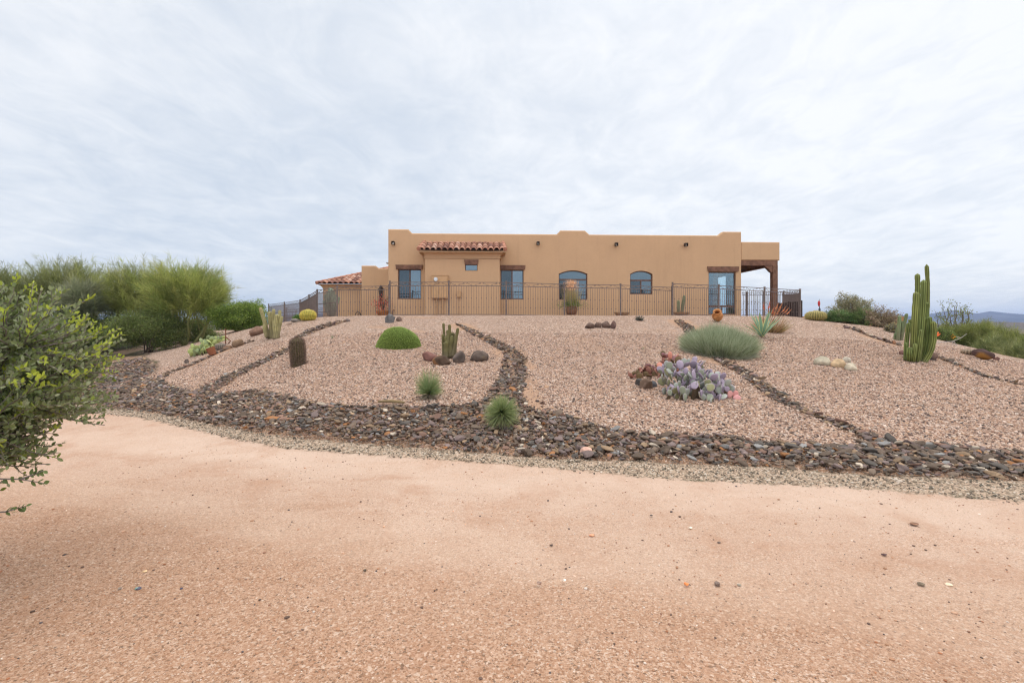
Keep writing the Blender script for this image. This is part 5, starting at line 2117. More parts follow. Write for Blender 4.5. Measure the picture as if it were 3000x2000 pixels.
def ribbon_leaf(mb, base, d0, L, W, droop, colmid, coledge, n=9, cup=.25, side=None):
    d0 = unit(np.asarray(d0, float))
    s = unit(np.cross(d0, [0, 0, 1.0])) if side is None else side
    pts, p, d = [], np.array(base, float), d0.copy()
    for i in range(n):
        pts.append((p.copy(), d.copy()))
        p = p + d * L / (n - 1)
        d = unit(d + np.array([0, 0, -droop / n]))
    V, C = [], []
    for i, (p, d) in enumerate(pts):
        t = i / (n - 1)
        w = W / 2 * (.75 + .5 * t if t < .4 else .95 * (1 - ((t - .4) / .6) ** 1.8) + .02)
        nn = np.cross(s, d)
        for k, f in enumerate((-1, -.62, 0, .62, 1)):
            V.append(p + s * w * f + nn * w * cup * abs(f))
            C.append(coledge if abs(f) > .8 else colmid)
    q = []
    for i in range(n - 1):
        for k in range(4):
            q.append([i * 5 + k, i * 5 + k + 1, i * 5 + 5 + k + 1, i * 5 + 5 + k])
    mb.add(np.array(V), np.array(q), np.array(C))


def agave():
    g = G(2222, 990)
    s = g[1] / F
    r = np.random.default_rng(3)
    root = empty('agave', g.tolist(), 'variegated agave with yellow edged blue green leaves beside the grey green mound', 'agave')
    g2 = g + np.array([.1, -.05, .02])
    for i in range(15):
        a = i * 2.39996 + .4
        el = R([78, 66, 58, 46, 36][i % 5] + r.uniform(-5, 5))
        d = np.array([math.cos(a) * math.cos(el), math.sin(a) * math.cos(el), math.sin(el)])
        m = MB()
        ribbon_leaf(m, g2 + d * .03, d, r.uniform(.80, 1.0), .125, .30, (.13, .22, .15), (.50, .46, .20))
        m.build('leaf', M_LEAF, root, smooth=True)


agave()


def aloe():
    g = G(2278, 978)
    r = np.random.default_rng(19)
    root = empty('aloe', g.tolist(), 'rusty leaved aloe with orange red flower spikes before the porch post', 'aloe')
    c0 = g + np.array([0, .5, 0])
    m = MB()
    n = 420
    a = r.uniform(0, 2 * PI, n)
    el = np.arccos(r.uniform(0, .92, n))
    el = PI / 2 - el * .9
    q = r.uniform(.02, .28, n)
    pos = c0 + np.stack([np.cos(a) * q, np.sin(a) * q, 0 * q], 1)
    el = np.arcsin(r.uniform(.25, .98, n))
    d = np.stack([np.cos(a) * np.cos(el), np.sin(a) * np.cos(el), np.sin(el)], 1)
    c = np.array([(.26, .16, .08), (.20, .17, .07), (.30, .20, .11), (.19, .11, .06)])[r.integers(0, 4, n)] * r.uniform(.8, 1.2, n)[:, None]
    blades(m, pos, d, r.uniform(.4, .68, n), .028, c, bend=-.15, seg=4, r=r)
    m.build('leaves', M_LEAF, root)
    for i, (dx, topy, red) in enumerate([(-40, 884, 1), (-22, 880, 1), (-24, 905, 1), (-9, 898, 1), (3, 886, 0), (16, 884, 0), (26, 896, 0), (34, 900, 0), (42, 905, 0), (10, 900, 0), (-2, 905, 0)]):
        b = c0 + np.array([dx * .004, .1, .25])
        t = P(2278 + dx, topy, c0[1] + .1)
        m = MB()
        tube(m, [b, (b + t) / 2 + [0, 0, .02], t], [.012, .01, .006], 5, (.25, .14, .08))
        f = m.build('flower_stalk', M_LEAF, root)
        m = MB()
        k = 46
        u = r.uniform(.0, 1, k)
        L_ = .26
        ax = unit(t - b)
        pos = t - ax * (L_ * (1 - u))[:, None]
        an = r.uniform(0, 2 * PI, k)
        d = np.stack([np.cos(an), np.sin(an), np.full(k, -.5)], 1)
        col = np.array((.62, .12, .03) if red else (.62, .25, .11)) * r.uniform(.7, 1.15, k)[:, None]
        blades(m, pos, d, .055 * (1.15 - u), .02, col, seg=2, r=r)
        m.build('flower_spike', M_LEAF, f)


aloe()


def rosette(name, label, px, py, rpx, n, seed, cols, cat='agave', L=None, w=.05, up=.2):
    g = G(px, py)
    s = g[1] / F
    r = np.random.default_rng(seed)
    root = empty(name, g.tolist(), label, cat)
    d = sphere_dirs(n, r, .05)
    c = np.array(cols)[r.integers(0, len(cols), n)] * r.uniform(.8, 1.2, n)[:, None]
    m = MB()
    blades(m, np.tile(g + [0, rpx * s * .4, .02], (n, 1)), d, r.uniform(.8, 1.05, n) * rpx * s, w, c, bend=-up, seg=4, r=r)
    m.build('leaves', M_LEAF, root)


rosette('small_agave', 'small dark grey rosette below the fence, right of the four brown rocks', 1876, 941, 17, 60, 5, [(.085, .095, .085), (.13, .135, .12), (.10, .085, .06)], w=.06)
rosette('weed', 'tiny grey green weed on the upper left gravel', 972, 992, 9, 24, 6, [(.17, .19, .12), (.22, .22, .15)], 'weed', w=.012)
rosette('weed', 'thin dry weed on the gravel above the red prickly pear', 1885, 1025, 10, 12, 7, [(.20, .20, .13)], 'weed', w=.010)
rosette('leafy_plant', 'small leafy green plant left of the golden ball cactus', 868, 940, 20, 160, 8, [(.07, .13, .03), (.10, .17, .04)], 'plant', w=.05)

# clay jar lying on the crest -------------------------------------------------------------
def lathe(mb, prof, M_, sides=28, col=(.4, .2, .1), wobble=0.0):
    a = np.arange(sides) / sides * 2 * PI
    V = np.concatenate([np.stack([np.cos(a) * r_, np.sin(a) * r_, np.full(sides, z)], 1) for r_, z in prof])
    n = len(prof)
    i = np.arange(n - 1)[:, None] * sides
    j = np.arange(sides)[None]
    f = np.stack([i + j, i + (j + 1) % sides, i + sides + (j + 1) % sides, i + sides + j], -1).reshape(-1, 4)
    mb.add((M_[:3, :3] @ V.T).T + M_[:3, 3], f, col)


def T(loc, rx=0, ry=0, rz=0, s=1.0):
    return np.array(Matrix.Translation(Vector(np.asarray(loc, float).tolist())) @ Matrix.Rotation(rz, 4, 'Z') @ Matrix.Rotation(ry, 4, 'Y') @ Matrix.Rotation(rx, 4, 'X') @ Matrix.Scale(s, 4))


M_CLAY = m_simple('terracotta', (.46, .205, .075), .3, 7, .8, .2, .003, 40)
g = G(2104, 944)
s = g[1] / F
hj = 36 * s
root = empty('clay_jar', g.tolist(), 'orange clay jar with two handles lying tilted on the crest gravel', 'jar')
mt = T(g + np.array([.08, .22, .10]), rx=R(38), ry=R(-24), s=hj)
mb = MB()
lathe(mb, [(0, 0), (.22, .0), (.34, .14), (.42, .36), (.40, .56), (.30, .72), (.235, .80), (.26, .86), (.32, .90), (.32, .93), (.27, .93), (.20, .84), (.19, .78), (.28, .6), (.3, .4), (.2, .1), (0, .08)], mt)
mb.build('body', M_CLAY, root, smooth=True)
for sg in (-1, 1):
    mb = MB()
    pth = [np.array([sg * (.22 + .17 * math.sin(t * PI)), 0, .80 - .22 * t + .03 * math.sin(t * PI)]) for t in np.linspace(0, 1, 9)]
    pth[-1] = np.array([sg * .36, 0, .60])
    tube(mb, [mt[:3, :3] @ p + mt[:3, 3] for p in pth], .035 * hj, 8)
    mb.build('handle', M_CLAY, root, smooth=True)

# potted grass in front of the arched window --------------------------------------------------
d = 23.6
g = P(1674, 922, d)
root = empty('potted_grass', g.tolist(), 'tall feathery grass in a ribbed brown pot before the larger arched window', 'potted plant')
s = d / F
mb = MB()
ph, pw = 27 * s, 34 * s / 2
prof = [(0, 0), (pw * .72, 0), (pw * .95, ph * .25), (pw, ph * .5), (pw * .92, ph * .8), (pw * .84, ph * .9), (pw * .95, ph), (pw * .8, ph), (pw * .74, ph * .88), (0, ph * .86)]
lathe(mb, prof, T(g), 28)
pot = mb.build('pot', m_simple('brown glazed pot', (.20, .095, .05), .35, 8, .6, .3, .004, 30), root, smooth=True)
for sg in (-1, 1):
    mb = MB()
    pth = [g + np.array([sg * (pw * .9 + .10 * math.sin(t * PI)), -.02, ph * (.95 - .5 * t)]) for t in np.linspace(0, 1, 8)]
    tube(mb, pth, .018, 6)
    mb.build('handle', m_simple('pale pot handle', (.40, .26, .15), .2, 8, .7), pot, smooth=True)
r = np.random.default_rng(61)
mb = MB()
n = 900
a = r.uniform(0, 2 * PI, n)
el = np.arcsin(np.clip(r.normal(.95, .05, n), .6, .998))
dv = np.stack([np.cos(a) * np.cos(el), np.sin(a) * np.cos(el), np.sin(el)], 1)
pos = g + np.stack([r.normal(0, pw * .45, n), r.normal(0, pw * .45, n), np.full(n, ph * .9)], 1)
c = np.array([(.16, .20, .05), (.24, .24, .08), (.33, .29, .13)])[r.integers(0, 3, n)]
blades(mb, pos, dv, r.uniform(.5, 1.25, n), .011, c, bend=.03, seg=3, tipcol=(.42, .33, .19), r=r)
n = 260
pos = g + np.stack([r.normal(0, pw * .5, n), r.normal(0, pw * .5, n), ph * .9 + r.uniform(.75, 1.15, n)], 1)
blades(mb, pos, np.stack([r.normal(0, .2, n), r.normal(0, .2, n), np.ones(n)], 1), .22, .02, np.array([(.55, .33, .20), (.60, .42, .27)])[r.integers(0, 2, n)], seg=2, r=r)
mb.build('grass', M_LEAF, root)
mb = MB()
n = 1500
a = r.uniform(0, 2 * PI, n)
q = np.abs(r.normal(0, .30, n))
pos = g + np.stack([np.cos(a) * q * 1.35, np.sin(a) * q, ph * .9 + .14 + r.normal(0, .10, n) - q * .12], 1)
quadleaves(mb, pos, .055, np.array([(.07, .13, .025), (.12, .19, .05), (.05, .09, .02)])[r.integers(0, 3, n)], r)
mb.build('trailing_leaves', M_LEAF, root)

# pot with red flowers, bowls and small things against the wall ---------------------------------
g = P(1121, 924, 24.2)
root = empty('potted_flowers', g.tolist(), 'red flowering plant in a low clay pot by the wing wall', 'potted plant')
mb = MB()
lathe(mb, [(0, 0), (.22, 0), (.33, .22), (.36, .24), (.33, .25), (.26, .2), (0, .19)], T(g), 20)
mb.build('pot', M_CLAY, root, smooth=True)
mb = MB()
for k in range(9):
    a = k * .7
    tube(mb, [g + [0, 0, .2], g + [.12 * math.cos(a), .1 * math.sin(a), .6], g + [.3 * math.cos(a) + .06, .25 * math.sin(a), .75 + .35 * ((k * 37) % 10) / 10]], [.018, .012, .006], 5, (.12, .08, .06))
mb.build('branch', M_BARK, root)
mb = MB()
n = 420
pos = g + np.stack([r.normal(0, .20, n) - .05, r.normal(0, .18, n), .55 + r.normal(0, .20, n)], 1)
quadleaves(mb, pos, .07, np.array([(.40, .045, .035), (.30, .05, .04), (.13, .10, .04), (.48, .09, .07)])[r.integers(0, 4, n)], r, asp=.8)
mb.build('blossom', M_LEAF, root)
for (px, py, dd, w, lab, cat) in [(1996, 926, 24.2, .42, 'shallow tan bowl holding the furry columns before the corner window', 'bowl'), (1822, 926, 24.0, .40, 'shallow clay bowl behind the fence post left of the smaller arched window', 'bowl')]:
    g = P(px, py, dd)
    mb = MB()
    lathe(mb, [(0, 0), (w * .6, 0), (w * .9, .14), (w, .20), (w * .93, .20), (w * .8, .12), (0, .1)], T(g), 24)
    mb.build('shallow_bowl', m_simple('tan clay bowl', (.40, .24, .13), .25, 8, .8), smooth=True, label=lab, cat=cat, origin=g)
# metal figure hanging on the wing wall
u, z = U(1116, LW - .03), hz(1116, 858, LW)
mb = MB()
tube(mb, [H(u, LW - .06, z + .42), H(u, LW - .06, z + .3), H(u, LW - .06, z + .1), H(u, LW - .06, z - .1), H(u, LW - .06, z - .3), H(u, LW - .06, z - .42)], [.03, .1, .13, .10, .07, .11], 8, (.06, .045, .04))
tube(mb, [H(u - .17, LW - .06, z + .22), H(u + .17, LW - .06, z + .22)], .02, 5, (.06, .045, .04))
mb.build('wall_ornament', M_BARK, smooth=True, label='dark metal ornament hanging on the wing wall behind the lower fence bay', cat='ornament', origin=H(u, LW - .06, z))
g = H(U(1052, LW), LW - .2, PAD)
mb = MB()
an = np.linspace(0, PI, 9)
tube(mb, [g + [.18 * math.cos(t), 0, .32 * math.sin(t) + .05] for t in an], .02, 5, (.08, .06, .05))
tube(mb, [g + [.08 * math.cos(t) + .05, .05, .26 * math.sin(t) + .05] for t in an], .02, 5, (.08, .06, .05))
mb.build('hose_hoop', M_BARK, label='low dark pipe hoop at the foot of the wing wall', cat='pipe', origin=g)
# rusty stake and rusty can on the left flank
g = G(661, 1010)
mb = MB()
tube(mb, [g - [0, 0, .1], g + [0, 0, 48 * g[1] / F]], .018, 6, (.17, .07, .04))
tube(mb, [g + [.02, 0, .28], g + [.18, 0, .14], g + [.10, 0, .05]], .02, 5, (.17, .07, .04))
mb.build('rusty_stake', M_BARK, label='thin rusty metal stake by the tan boulder on the left flank', cat='stake', origin=g)
g = G(624, 1040)
mb = MB()
lathe(mb, [(0, 0), (.10, 0), (.14, .26), (.12, .26), (.09, .02), (0, .02)], T(g, ry=R(-22)), 14, (.24, .09, .045))
mb.build('rusty_can', M_BARK, label='rusty tapered metal can leaning in front of the small purplish barrel cactus', cat='can', origin=g)
# petrified log on the right skyline
g = G(2893, 1056)
s = g[1] / F
root = empty('petrified_log', g.tolist(), 'dark petrified log with a yellow brown patch on the right skyline', 'log')
mb = MB()
pa, pb = g + np.array([-20 * s, .22, 23 * s]), g + np.array([20 * s, .04, 13 * s])
V, Fa = rock_shape(91, 4, 8, .05, lo=.86)
ax = unit(pb - pa)
sd = unit(np.cross(ax, [0, 0, 1]))
upv = np.cross(sd, ax)
L_ = np.linalg.norm(pb - pa)
VV = (pa + pb) / 2 + V[:, :1] * ax * L_ * .56 + V[:, 1:2] * sd * 13 * s + V[:, 2:] * upv * 14 * s
k = sm(wob(V * 1.3, 4, 1.2, 2) - V[:, 2] * .6 - V[:, 1] * .3, .25, .7)[:, None]
cc = np.array((.085, .05, .045)) * (1 + .4 * wob(V * 4, 6))[:, None] * (1 - k) + np.array((.34, .17, .045)) * k
mb.add(VV, Fa, cc)
mb.build('log_body', M_ROCK, root, smooth=True)
rock('small maroon rock right of the petrified log', 2924, 1056, 14, 10, (.15, .08, .065), 49)
# garden stake with a red ornament
g = P(2402, 932, 22.5)
root = empty('garden_stake', g.tolist(), 'thin garden stake with a red ornament behind the wide ball cactus', 'ornament')
mb = MB()
tube(mb, [g, P(2401, 904, 22.5)], .045, 8, (.06, .07, .085))
tube(mb, [P(2401, 904, 22.5), P(2400.5, 876, 22.5)], [.02, .008], 6, (.10, .10, .12))
mb.build('stake', M_BARK, root)
mb = MB()
V, Fa = ico(2)
mb.add(V * np.array([.055, .055, .14]) + P(2399.5, 889, 22.45), Fa, (.50, .06, .06))
mb.build('red_bulb', M_BARK, root, smooth=True)
# fallen cactus rib on the rock bed
a, b = G(1108, 1186), G(1184, 1190)
mb = MB()
tube(mb, [a + [0, 0, .05], (a + b) / 2 + [0, 0, .07], b + [0, 0, .06]], [.018, .026, .02], 8, (.26, .19, .10))
mb.build('dry_cactus_stem', M_BARK, smooth=True, label='dry yellowish cactus stem lying along the upper edge of the rock swale', cat='cactus stem', origin=a)
# ---------------------------------------------------------------- trees and shrubs
def limb(mb, a, b, r0, r1, col, sag=0.12, n=7, r=rng, sides=6, wig=.06):
    a, b = np.asarray(a, float), np.asarray(b, float)
    t = np.linspace(0, 1, n)
    L = np.linalg.norm(b - a)
    side = r.normal(size=3) * np.array([1, 1, .3])
    p = a + (b - a) * t[:, None] + np.outer(np.sin(t * PI), side) * wig * L
    p[:, 2] -= np.sin(t * PI) * sag * L * np.sign(np.hypot(*(b - a)[:2]) - .2 * L)
    p[1:-1] += r.normal(0, .012 * L, (n - 2, 3))
    tube(mb, p, np.linspace(r0, r1, n), sides, col)
    return p


def broom_tree(label, base, cx, zc, rx, ry, rz, seed, sprays, per, cols, bark=(.20, .22, .08), limbs=5, name='palo_verde', cat='tree', group=None, L=(.30, .75), w=.016, upright=1.0, trunk_r=.08, fill=.45):
    """a desert tree or bush made of fine broom-like twigs; (cx, base y, zc) crown centre with radii rx, ry, rz"""
    r = np.random.default_rng(seed)
    base = np.asarray(base, float)
    root = empty(name, base.tolist(), label, cat, group)
    ctr = np.array([cx, base[1], zc])
    rad = np.array([rx, ry, rz])
    tb = MB()
    nodes = []
    bcol = np.array(bark)
    for i in range(limbs):
        a = i / limbs * 2 * PI + r.uniform(-.4, .4)
        tgt = ctr + rad * np.array([math.cos(a) * .55, math.sin(a) * .55, r.uniform(-.35, .15)])
        p = limb(tb, base + np.array([math.cos(a) * trunk_r * .7, math.sin(a) * trunk_r * .7, -.12]), tgt, trunk_r, trunk_r * .45, bcol * r.uniform(.8, 1.2), .10, 8, r)
        nodes += [p[k] for k in (4, 5, 6, 7)]
        for j in range(5):
            k = r.integers(3, 8)
            e = sphere_dirs(1, r, -.1)[0]
            e[:2] = e[:2] * .5 + .5 * np.array([math.cos(a), math.sin(a)]) * r.uniform(0, 1.4)
            t2 = ctr + rad * unit(e) * r.uniform(.6, .88)
            q = limb(tb, p[k], t2, trunk_r * .34, trunk_r * .10, bcol * r.uniform(.8, 1.2), -.05, 6, r, 5)
            nodes += [q[2], q[3], q[4], q[5]]
    tb.build('trunk', M_BARK, root, smooth=True)
    # twigs
    n = sprays
    d = sphere_dirs(n, r, -.75)
    q = np.where(r.random(n) < fill, r.uniform(.25, .75, n), r.uniform(.6, 1.0, n))
    az = np.stack([d[:, 0], d[:, 1], 0 * q], 1)
    lump = .94 + .20 * wob(d * 2.4, seed + 1, 1.2, 3) + np.clip(d[:, 2], 0, 1) * .26 * wob(unit(az) * 2.6 + d * .8, seed + 9, 1.6, 2)
    p = ctr + d * rad * (q * lump)[:, None]
    # thin out so that gaps show near the edge
    keep = (wob(p * 1.15, seed + 2, 1.1, 3) > -.15) | (q < .5)
    p, d, q = p[keep], d[keep], q[keep]
    n = len(p)
    ax = unit(d * np.array([.9, .9, .4]) + np.array([0, 0, 1.0 * upright]) + r.normal(0, .25, (n, 3)))
    c = np.array(cols)[r.integers(0, len(cols), n)] * r.uniform(.7, 1.25, n)[:, None]
    # every spray is a plume: twigs set along a short axis, leaning out from it
    plume = rx * r.uniform(.25, .60, n)
    u = r.uniform(-.35, 1.0, (n, per))
    B = p[:, None] + ax[:, None] * (u * plume[:, None])[..., None] + r.normal(0, .045 * rx, (n, per, 3)) * (1.1 - np.clip(u, 0, 1))[..., None]
    D = ax[:, None] * .9 + r.normal(0, .46, (n, per, 3))
    C_ = np.repeat(c, per, 0) * r.uniform(.85, 1.15, n * per)[:, None]
    mb = MB()
    Ls = (r.uniform(L[0], L[1], (n, per)) * (1.15 - .5 * np.clip(u, 0, 1))).ravel()
    blades(mb, B.reshape(-1, 3), D.reshape(-1, 3), Ls, w, C_, bend=.05, seg=2, r=r)
    mb.build('crown', M_TWIG, root)
    return root


def gd(px, d):
    X = (px - CX) / F * d
    return np.array([X, d, tz1(X, d)])


def pv(label, pxb, d, px0, px1, py_top, py_bot, seed, sprays, cols, **kw):
    b = gd(pxb, d)
    s = d / F
    cx = ((px0 + px1) / 2 - CX) * s
    zt, zb_ = EYE + (HY - py_top) * s, EYE + (HY - py_bot) * s
    rx = (px1 - px0) / 2 * s
    return broom_tree(label, b, cx, (zt + zb_) / 2 - .1, rx * .93, kw.pop('ry', rx * .8), (zt - zb_) / 2 * .84, seed, sprays, kw.pop('per', 15), cols, **kw)


YG = [(.140, .165, .045), (.175, .195, .055), (.105, .135, .042), (.205, .210, .075)]
OL = [(.105, .120, .045), (.140, .150, .060), (.085, .100, .040), (.17, .175, .08)]
GG = [(.115, .130, .075), (.15, .16, .10), (.09, .105, .06), (.18, .185, .125)]
GT = 'fine twigged trees behind the left flank'
pv('yellow green feathery tree with pale forked stems beside the prickly pear', 546, 24.0, 430, 688, 778, 975, 101, 1150, YG, per=26, group=GT, bark=(.30, .31, .13), limbs=6, trunk_r=.085)
pv('olive green feathery tree, second from the forked one, with tall upright sprays', 400, 27.0, 290, 500, 775, 985, 102, 1150, OL[:2] + YG[:2] + YG[3:], per=24, group=GT, limbs=5)
pv('tall feathery olive tree above the dusty grey bush on the left', 205, 29.0, 85, 325, 768, 965, 103, 1150, OL + YG[1:2], per=24, group=GT, limbs=5)
pv('dense dusty grey green bush low between the feathery trees', 245, 25.0, 180, 310, 815, 965, 104, 800, GG, per=22, group=GT, limbs=5, upright=.4, fill=.6)
pv('feathery tree rising behind the grey leaved bush at the left edge', 20, 28.0, -90, 130, 790, 985, 105, 1000, OL, per=24, group=GT, limbs=5)
pv('pale olive feathery tree farthest left, mostly hidden by the grey leaved bush', -160, 26.0, -290, -50, 800, 990, 106, 700, OL, per=24, group=GT, limbs=5)


def leafy_shrub(label, pxb, d, px0, px1, py_top, py_bot, seed, n, cols, size=.06, name='shrub', cat='shrub', group=None, clumps=90, ry=None, stems=9, flowers=None, sig=.16):
    r = np.random.default_rng(seed)
    b = gd(pxb, d)
    s = d / F
    cx = ((px0 + px1) / 2 - CX) * s
    zt, zb_ = EYE + (HY - py_top) * s, EYE + (HY - py_bot) * s
    zb_ = min(zb_, zt - .3)
    rad = np.array([(px1 - px0) / 2 * s * .90, (ry or (px1 - px0) / 2 * s * .8), (zt - zb_) / 2 * .92])
    ctr = np.array([cx, d, (zt + zb_) / 2])
    root = empty(name, b.tolist(), label, cat, group)
    tb = MB()
    for i in range(stems):
        e = sphere_dirs(1, r, -.3)[0]
        limb(tb, b + np.array([r.normal(0, .12), r.normal(0, .12), -.1]), ctr + e * rad * .8, .035, .010, np.array((.10, .075, .06)) * r.uniform(.7, 1.3), -.02, 6, r, 5)
    tb.build('stems', M_BARK, root, smooth=True)
    dd = sphere_dirs(clumps, r, -.85)
    q = r.uniform(.55, .98, clumps) * (1 + .14 * wob(dd * 2.4, seed, 1.2, 3))
    cc = ctr + dd * rad * q[:, None]
    tone = r.uniform(.72, 1.25, clumps)
    k = r.integers(0, clumps, n)
    pos = cc[k] + r.normal(0, 1, (n, 3)) * rad * sig
    pos[:, 2] = np.maximum(pos[:, 2], b[2] + .02)
    c = np.array(cols)[r.integers(0, len(cols), n)] * (tone[k] * r.uniform(.8, 1.2, n))[:, None]
    mb = MB()
    quadleaves(mb, pos, r.uniform(.7, 1.2, n) * size, c, r, up=.4)
    mb.build('foliage', M_TWIG, root)
    if flowers:
        mb = MB()
        for (fx, fy, m, col, sg) in flowers:
            p = P(fx, fy, d - rad[1] * .9)
            pos = p + r.normal(0, sg, (m, 3))
            quadleaves(mb, pos, .06, np.array(col) * r.uniform(.8, 1.2, m)[:, None], r, asp=.8)
        mb.build('blossom', M_LEAF, root)
    return root


DG = [(.065, .090, .026), (.090, .115, .036), (.115, .145, .046), (.080, .085, .038)]
LG = [(.070, .110, .022), (.105, .155, .030), (.055, .080, .020), (.14, .18, .045)]
GS = 'rounded shrubs under the trees on the left'
leafy_shrub('dark rounded shrub touching the ground left of the pale forked stems', 430, 22.8, 340, 530, 905, 1030, 111, 42000, DG, .07, group=GS, clumps=150)
leafy_shrub('leafy green rounded shrub behind the brown boulder, left of the fence', 700, 23.6, 618, 785, 880, 978, 112, 42000, LG, .065, group=GS, clumps=150)
leafy_shrub('shadowy low shrub behind the pale forked stems', 560, 26.5, 490, 640, 930, 1030, 113, 22000, DG, .075, group=GS, clumps=90)
leafy_shrub('dark low shrub partly hidden by the tips of the grey leaved bush', 290, 25.5, 200, 370, 915, 1035, 114, 24000, DG, .075, group=GS, clumps=90)
leafy_shrub('dark shrub behind the grey leaved bush at the left edge', 90, 23.0, -40, 200, 910, 1060, 115, 24000, DG, .075, group=GS, clumps=90)
leafy_shrub('small wispy green sapling above the fence end on the left', 762, 30, 745, 778, 872, 915, 116, 500, LG, .07, clumps=14, stems=4)

# right of the house -----------------------------------------------------------------------
leafy_shrub('low fresh green shrub touching the wide dusty ball cactus', 2446, 20.3, 2412, 2500, 903, 955, 121, 14000, [(.085, .135, .05), (.11, .165, .065), (.06, .10, .035)], .04, clumps=80)
leafy_shrub('fresh green shrub showing between the grey brown branches', 2535, 20.0, 2490, 2570, 900, 968, 122, 9000, [(.10, .15, .05), (.13, .18, .07), (.07, .11, .035)], .04, clumps=60)


def branchy(label, pxb, d, tips, seed, cols, bark, nl, size=.05, cat='shrub', name='branching_shrub', sub=10, rr=.09):
    r = np.random.default_rng(seed)
    b = gd(pxb, d)
    root = empty(name, b.tolist(), label, cat)
    tb, mb = MB(), MB()
    pos = []
    for (tx, ty) in tips:
        t = P(tx, ty, d + r.uniform(-.55, .55))
        p = limb(tb, b + np.array([r.normal(0, .15), r.normal(0, .2), -.05]), t, .03, .008, np.array(bark) * r.uniform(.7, 1.3), .06, 8, r, 5)
        for j in range(sub):
            k = r.integers(2, 8)
            e = unit((t - b) * .6 + r.normal(0, .5, 3) * np.linalg.norm(t - b) * np.array([1, 1, .5]))
            q = limb(tb, p[k], p[k] + e * r.uniform(.18, .42), .010, .004, np.array(bark) * r.uniform(.7, 1.3), 0, 5, r, 4)
            for v in q[1:]:
                pos.append(v)
        pos += list(p[3:])
    tb.build('branches', M_BARK, root)
    pos = np.array(pos)
    k = r.integers(0, len(pos), nl)
    pp = pos[k] + r.normal(0, rr * .5, (nl, 3))
    pp[:, 2] = np.maximum(pp[:, 2], b[2] + .02)
    tone = r.uniform(.7, 1.3, len(pos))
    quadleaves(mb, pp, r.uniform(.7, 1.3, nl) * size, np.array(cols)[r.integers(0, len(cols), nl)] * tone[k][:, None], r, up=.6)
    mb.build('foliage', M_TWIG, root)
    return root


branchy('tall grey green bush with ragged upturned branches right of the ball cactus', 2505, 20.6,
        [(2446, 905), (2462, 890), (2470, 882), (2483, 876), (2490, 874), (2504, 876), (2518, 884), (2530, 888), (2545, 896), (2438, 915), (2455, 898), (2476, 895), (2497, 890), (2512, 895), (2535, 905), (2480, 915), (2510, 915), (2425, 920), (2550, 912), (2465, 920)],
        131, [(.135, .13, .075), (.17, .16, .10), (.10, .11, .06), (.20, .18, .12)], (.15, .10, .075), 20000, .05, rr=.12)
branchy('dry brown arching shrub at the right end of the grey green bush', 2575, 19.3,
        [(2540, 925), (2550, 915), (2565, 913), (2580, 916), (2595, 920), (2605, 924), (2614, 921), (2618, 930), (2608, 935), (2590, 930), (2570, 925), (2555, 930), (2600, 945), (2612, 948)],
        132, [(.15, .115, .085), (.18, .14, .10), (.12, .11, .06)], (.17, .11, .08), 8000, .045, rr=.09)
leafy_shrub('small grey prickly shrub between the dry shrub and the short column cactus', 2617, 17.8, 2590, 2640, 945, 985, 123, 5000, [(.15, .15, .11), (.11, .10, .08), (.2, .17, .08)], .05, clumps=30, stems=6)

GR = 'bushes beyond the right flank'
YR = [(.120, .135, .040), (.155, .165, .055), (.09, .11, .035), (.18, .18, .075)]
for (lab, pxb, d, x0, x1, yt, yb, sd, sp) in [
        ('feathery olive bush just right of the tall cactus, with a dead pale branch before it', 2775, 19.5, 2715, 2835, 936, 1040, 141, 1100),
        ('feathery yellow green bush in the middle of the right hand row', 2868, 19.0, 2810, 2925, 934, 1060, 142, 1200),
        ('yellow green bush with the highest crown near the right edge', 2945, 18.0, 2890, 3010, 955, 1090, 143, 1300),
        ('bright yellow green bush cut by the right edge of view', 3030, 17.0, 2965, 3110, 962, 1120, 144, 1300),
        ('dark olive bush low behind the petrified log', 2920, 17.2, 2860, 2985, 980, 1100, 145, 1000),
        ('olive bush in front of the yellow green one at the right edge', 2985, 15.8, 2935, 3050, 1000, 1130, 146, 1000)]:
    pv(lab, pxb, d, x0, x1, yt, yb, sd, sp, YR if sd not in (145, 146) else OL, name='desert_bush', cat='bush', group=GR, limbs=5, L=(.16, .42), w=.010, upright=.7, trunk_r=.03, per=16, fill=.6)
leafy_shrub('leafy bush with small orange flowers peeping out right of the tall cactus', 2752, 18.0, 2720, 2800, 960, 1030, 147, 12000, DG, .055, clumps=60, flowers=[(2745, 979, 40, (.75, .18, .07), .05), (2790, 986, 14, (.70, .30, .04), .05)])
branchy('slender sapling with small leaves standing above the bushes on the right', 2800, 19.8,
        [(2752, 915), (2764, 906), (2775, 902), (2788, 912), (2797, 897), (2805, 893), (2815, 900), (2826, 905), (2834, 915), (2838, 922), (2818, 918), (2780, 920), (2745, 925)],
        133, [(.11, .135, .05), (.14, .165, .07), (.09, .10, .045)], (.15, .12, .085), 1700, .06, cat='tree', name='sapling', sub=5, rr=.11)
r = np.random.default_rng(7)
mb = MB()
d = 16.6
for pts in ([(2700, 1012), (2740, 1003), (2790, 1000), (2815, 990), (2833, 977)], [(2795, 1000), (2800, 1008), (2808, 1015)], [(2788, 1000), (2793, 1005), (2790, 1012)], [(2740, 1003), (2762, 1010), (2775, 1018)], [(2815, 990), (2800, 985)]):
    pp = [P(a, b, d + .0) for a, b in pts]
    tube(mb, np.array(pp), np.linspace(.018, .006, len(pp)), 5, (.42, .38, .34))
mb.build('dead_branch', M_BARK, label='bare pale dead branch in front of the bushes on the right', cat='branch', origin=P(2760, 1006, d))


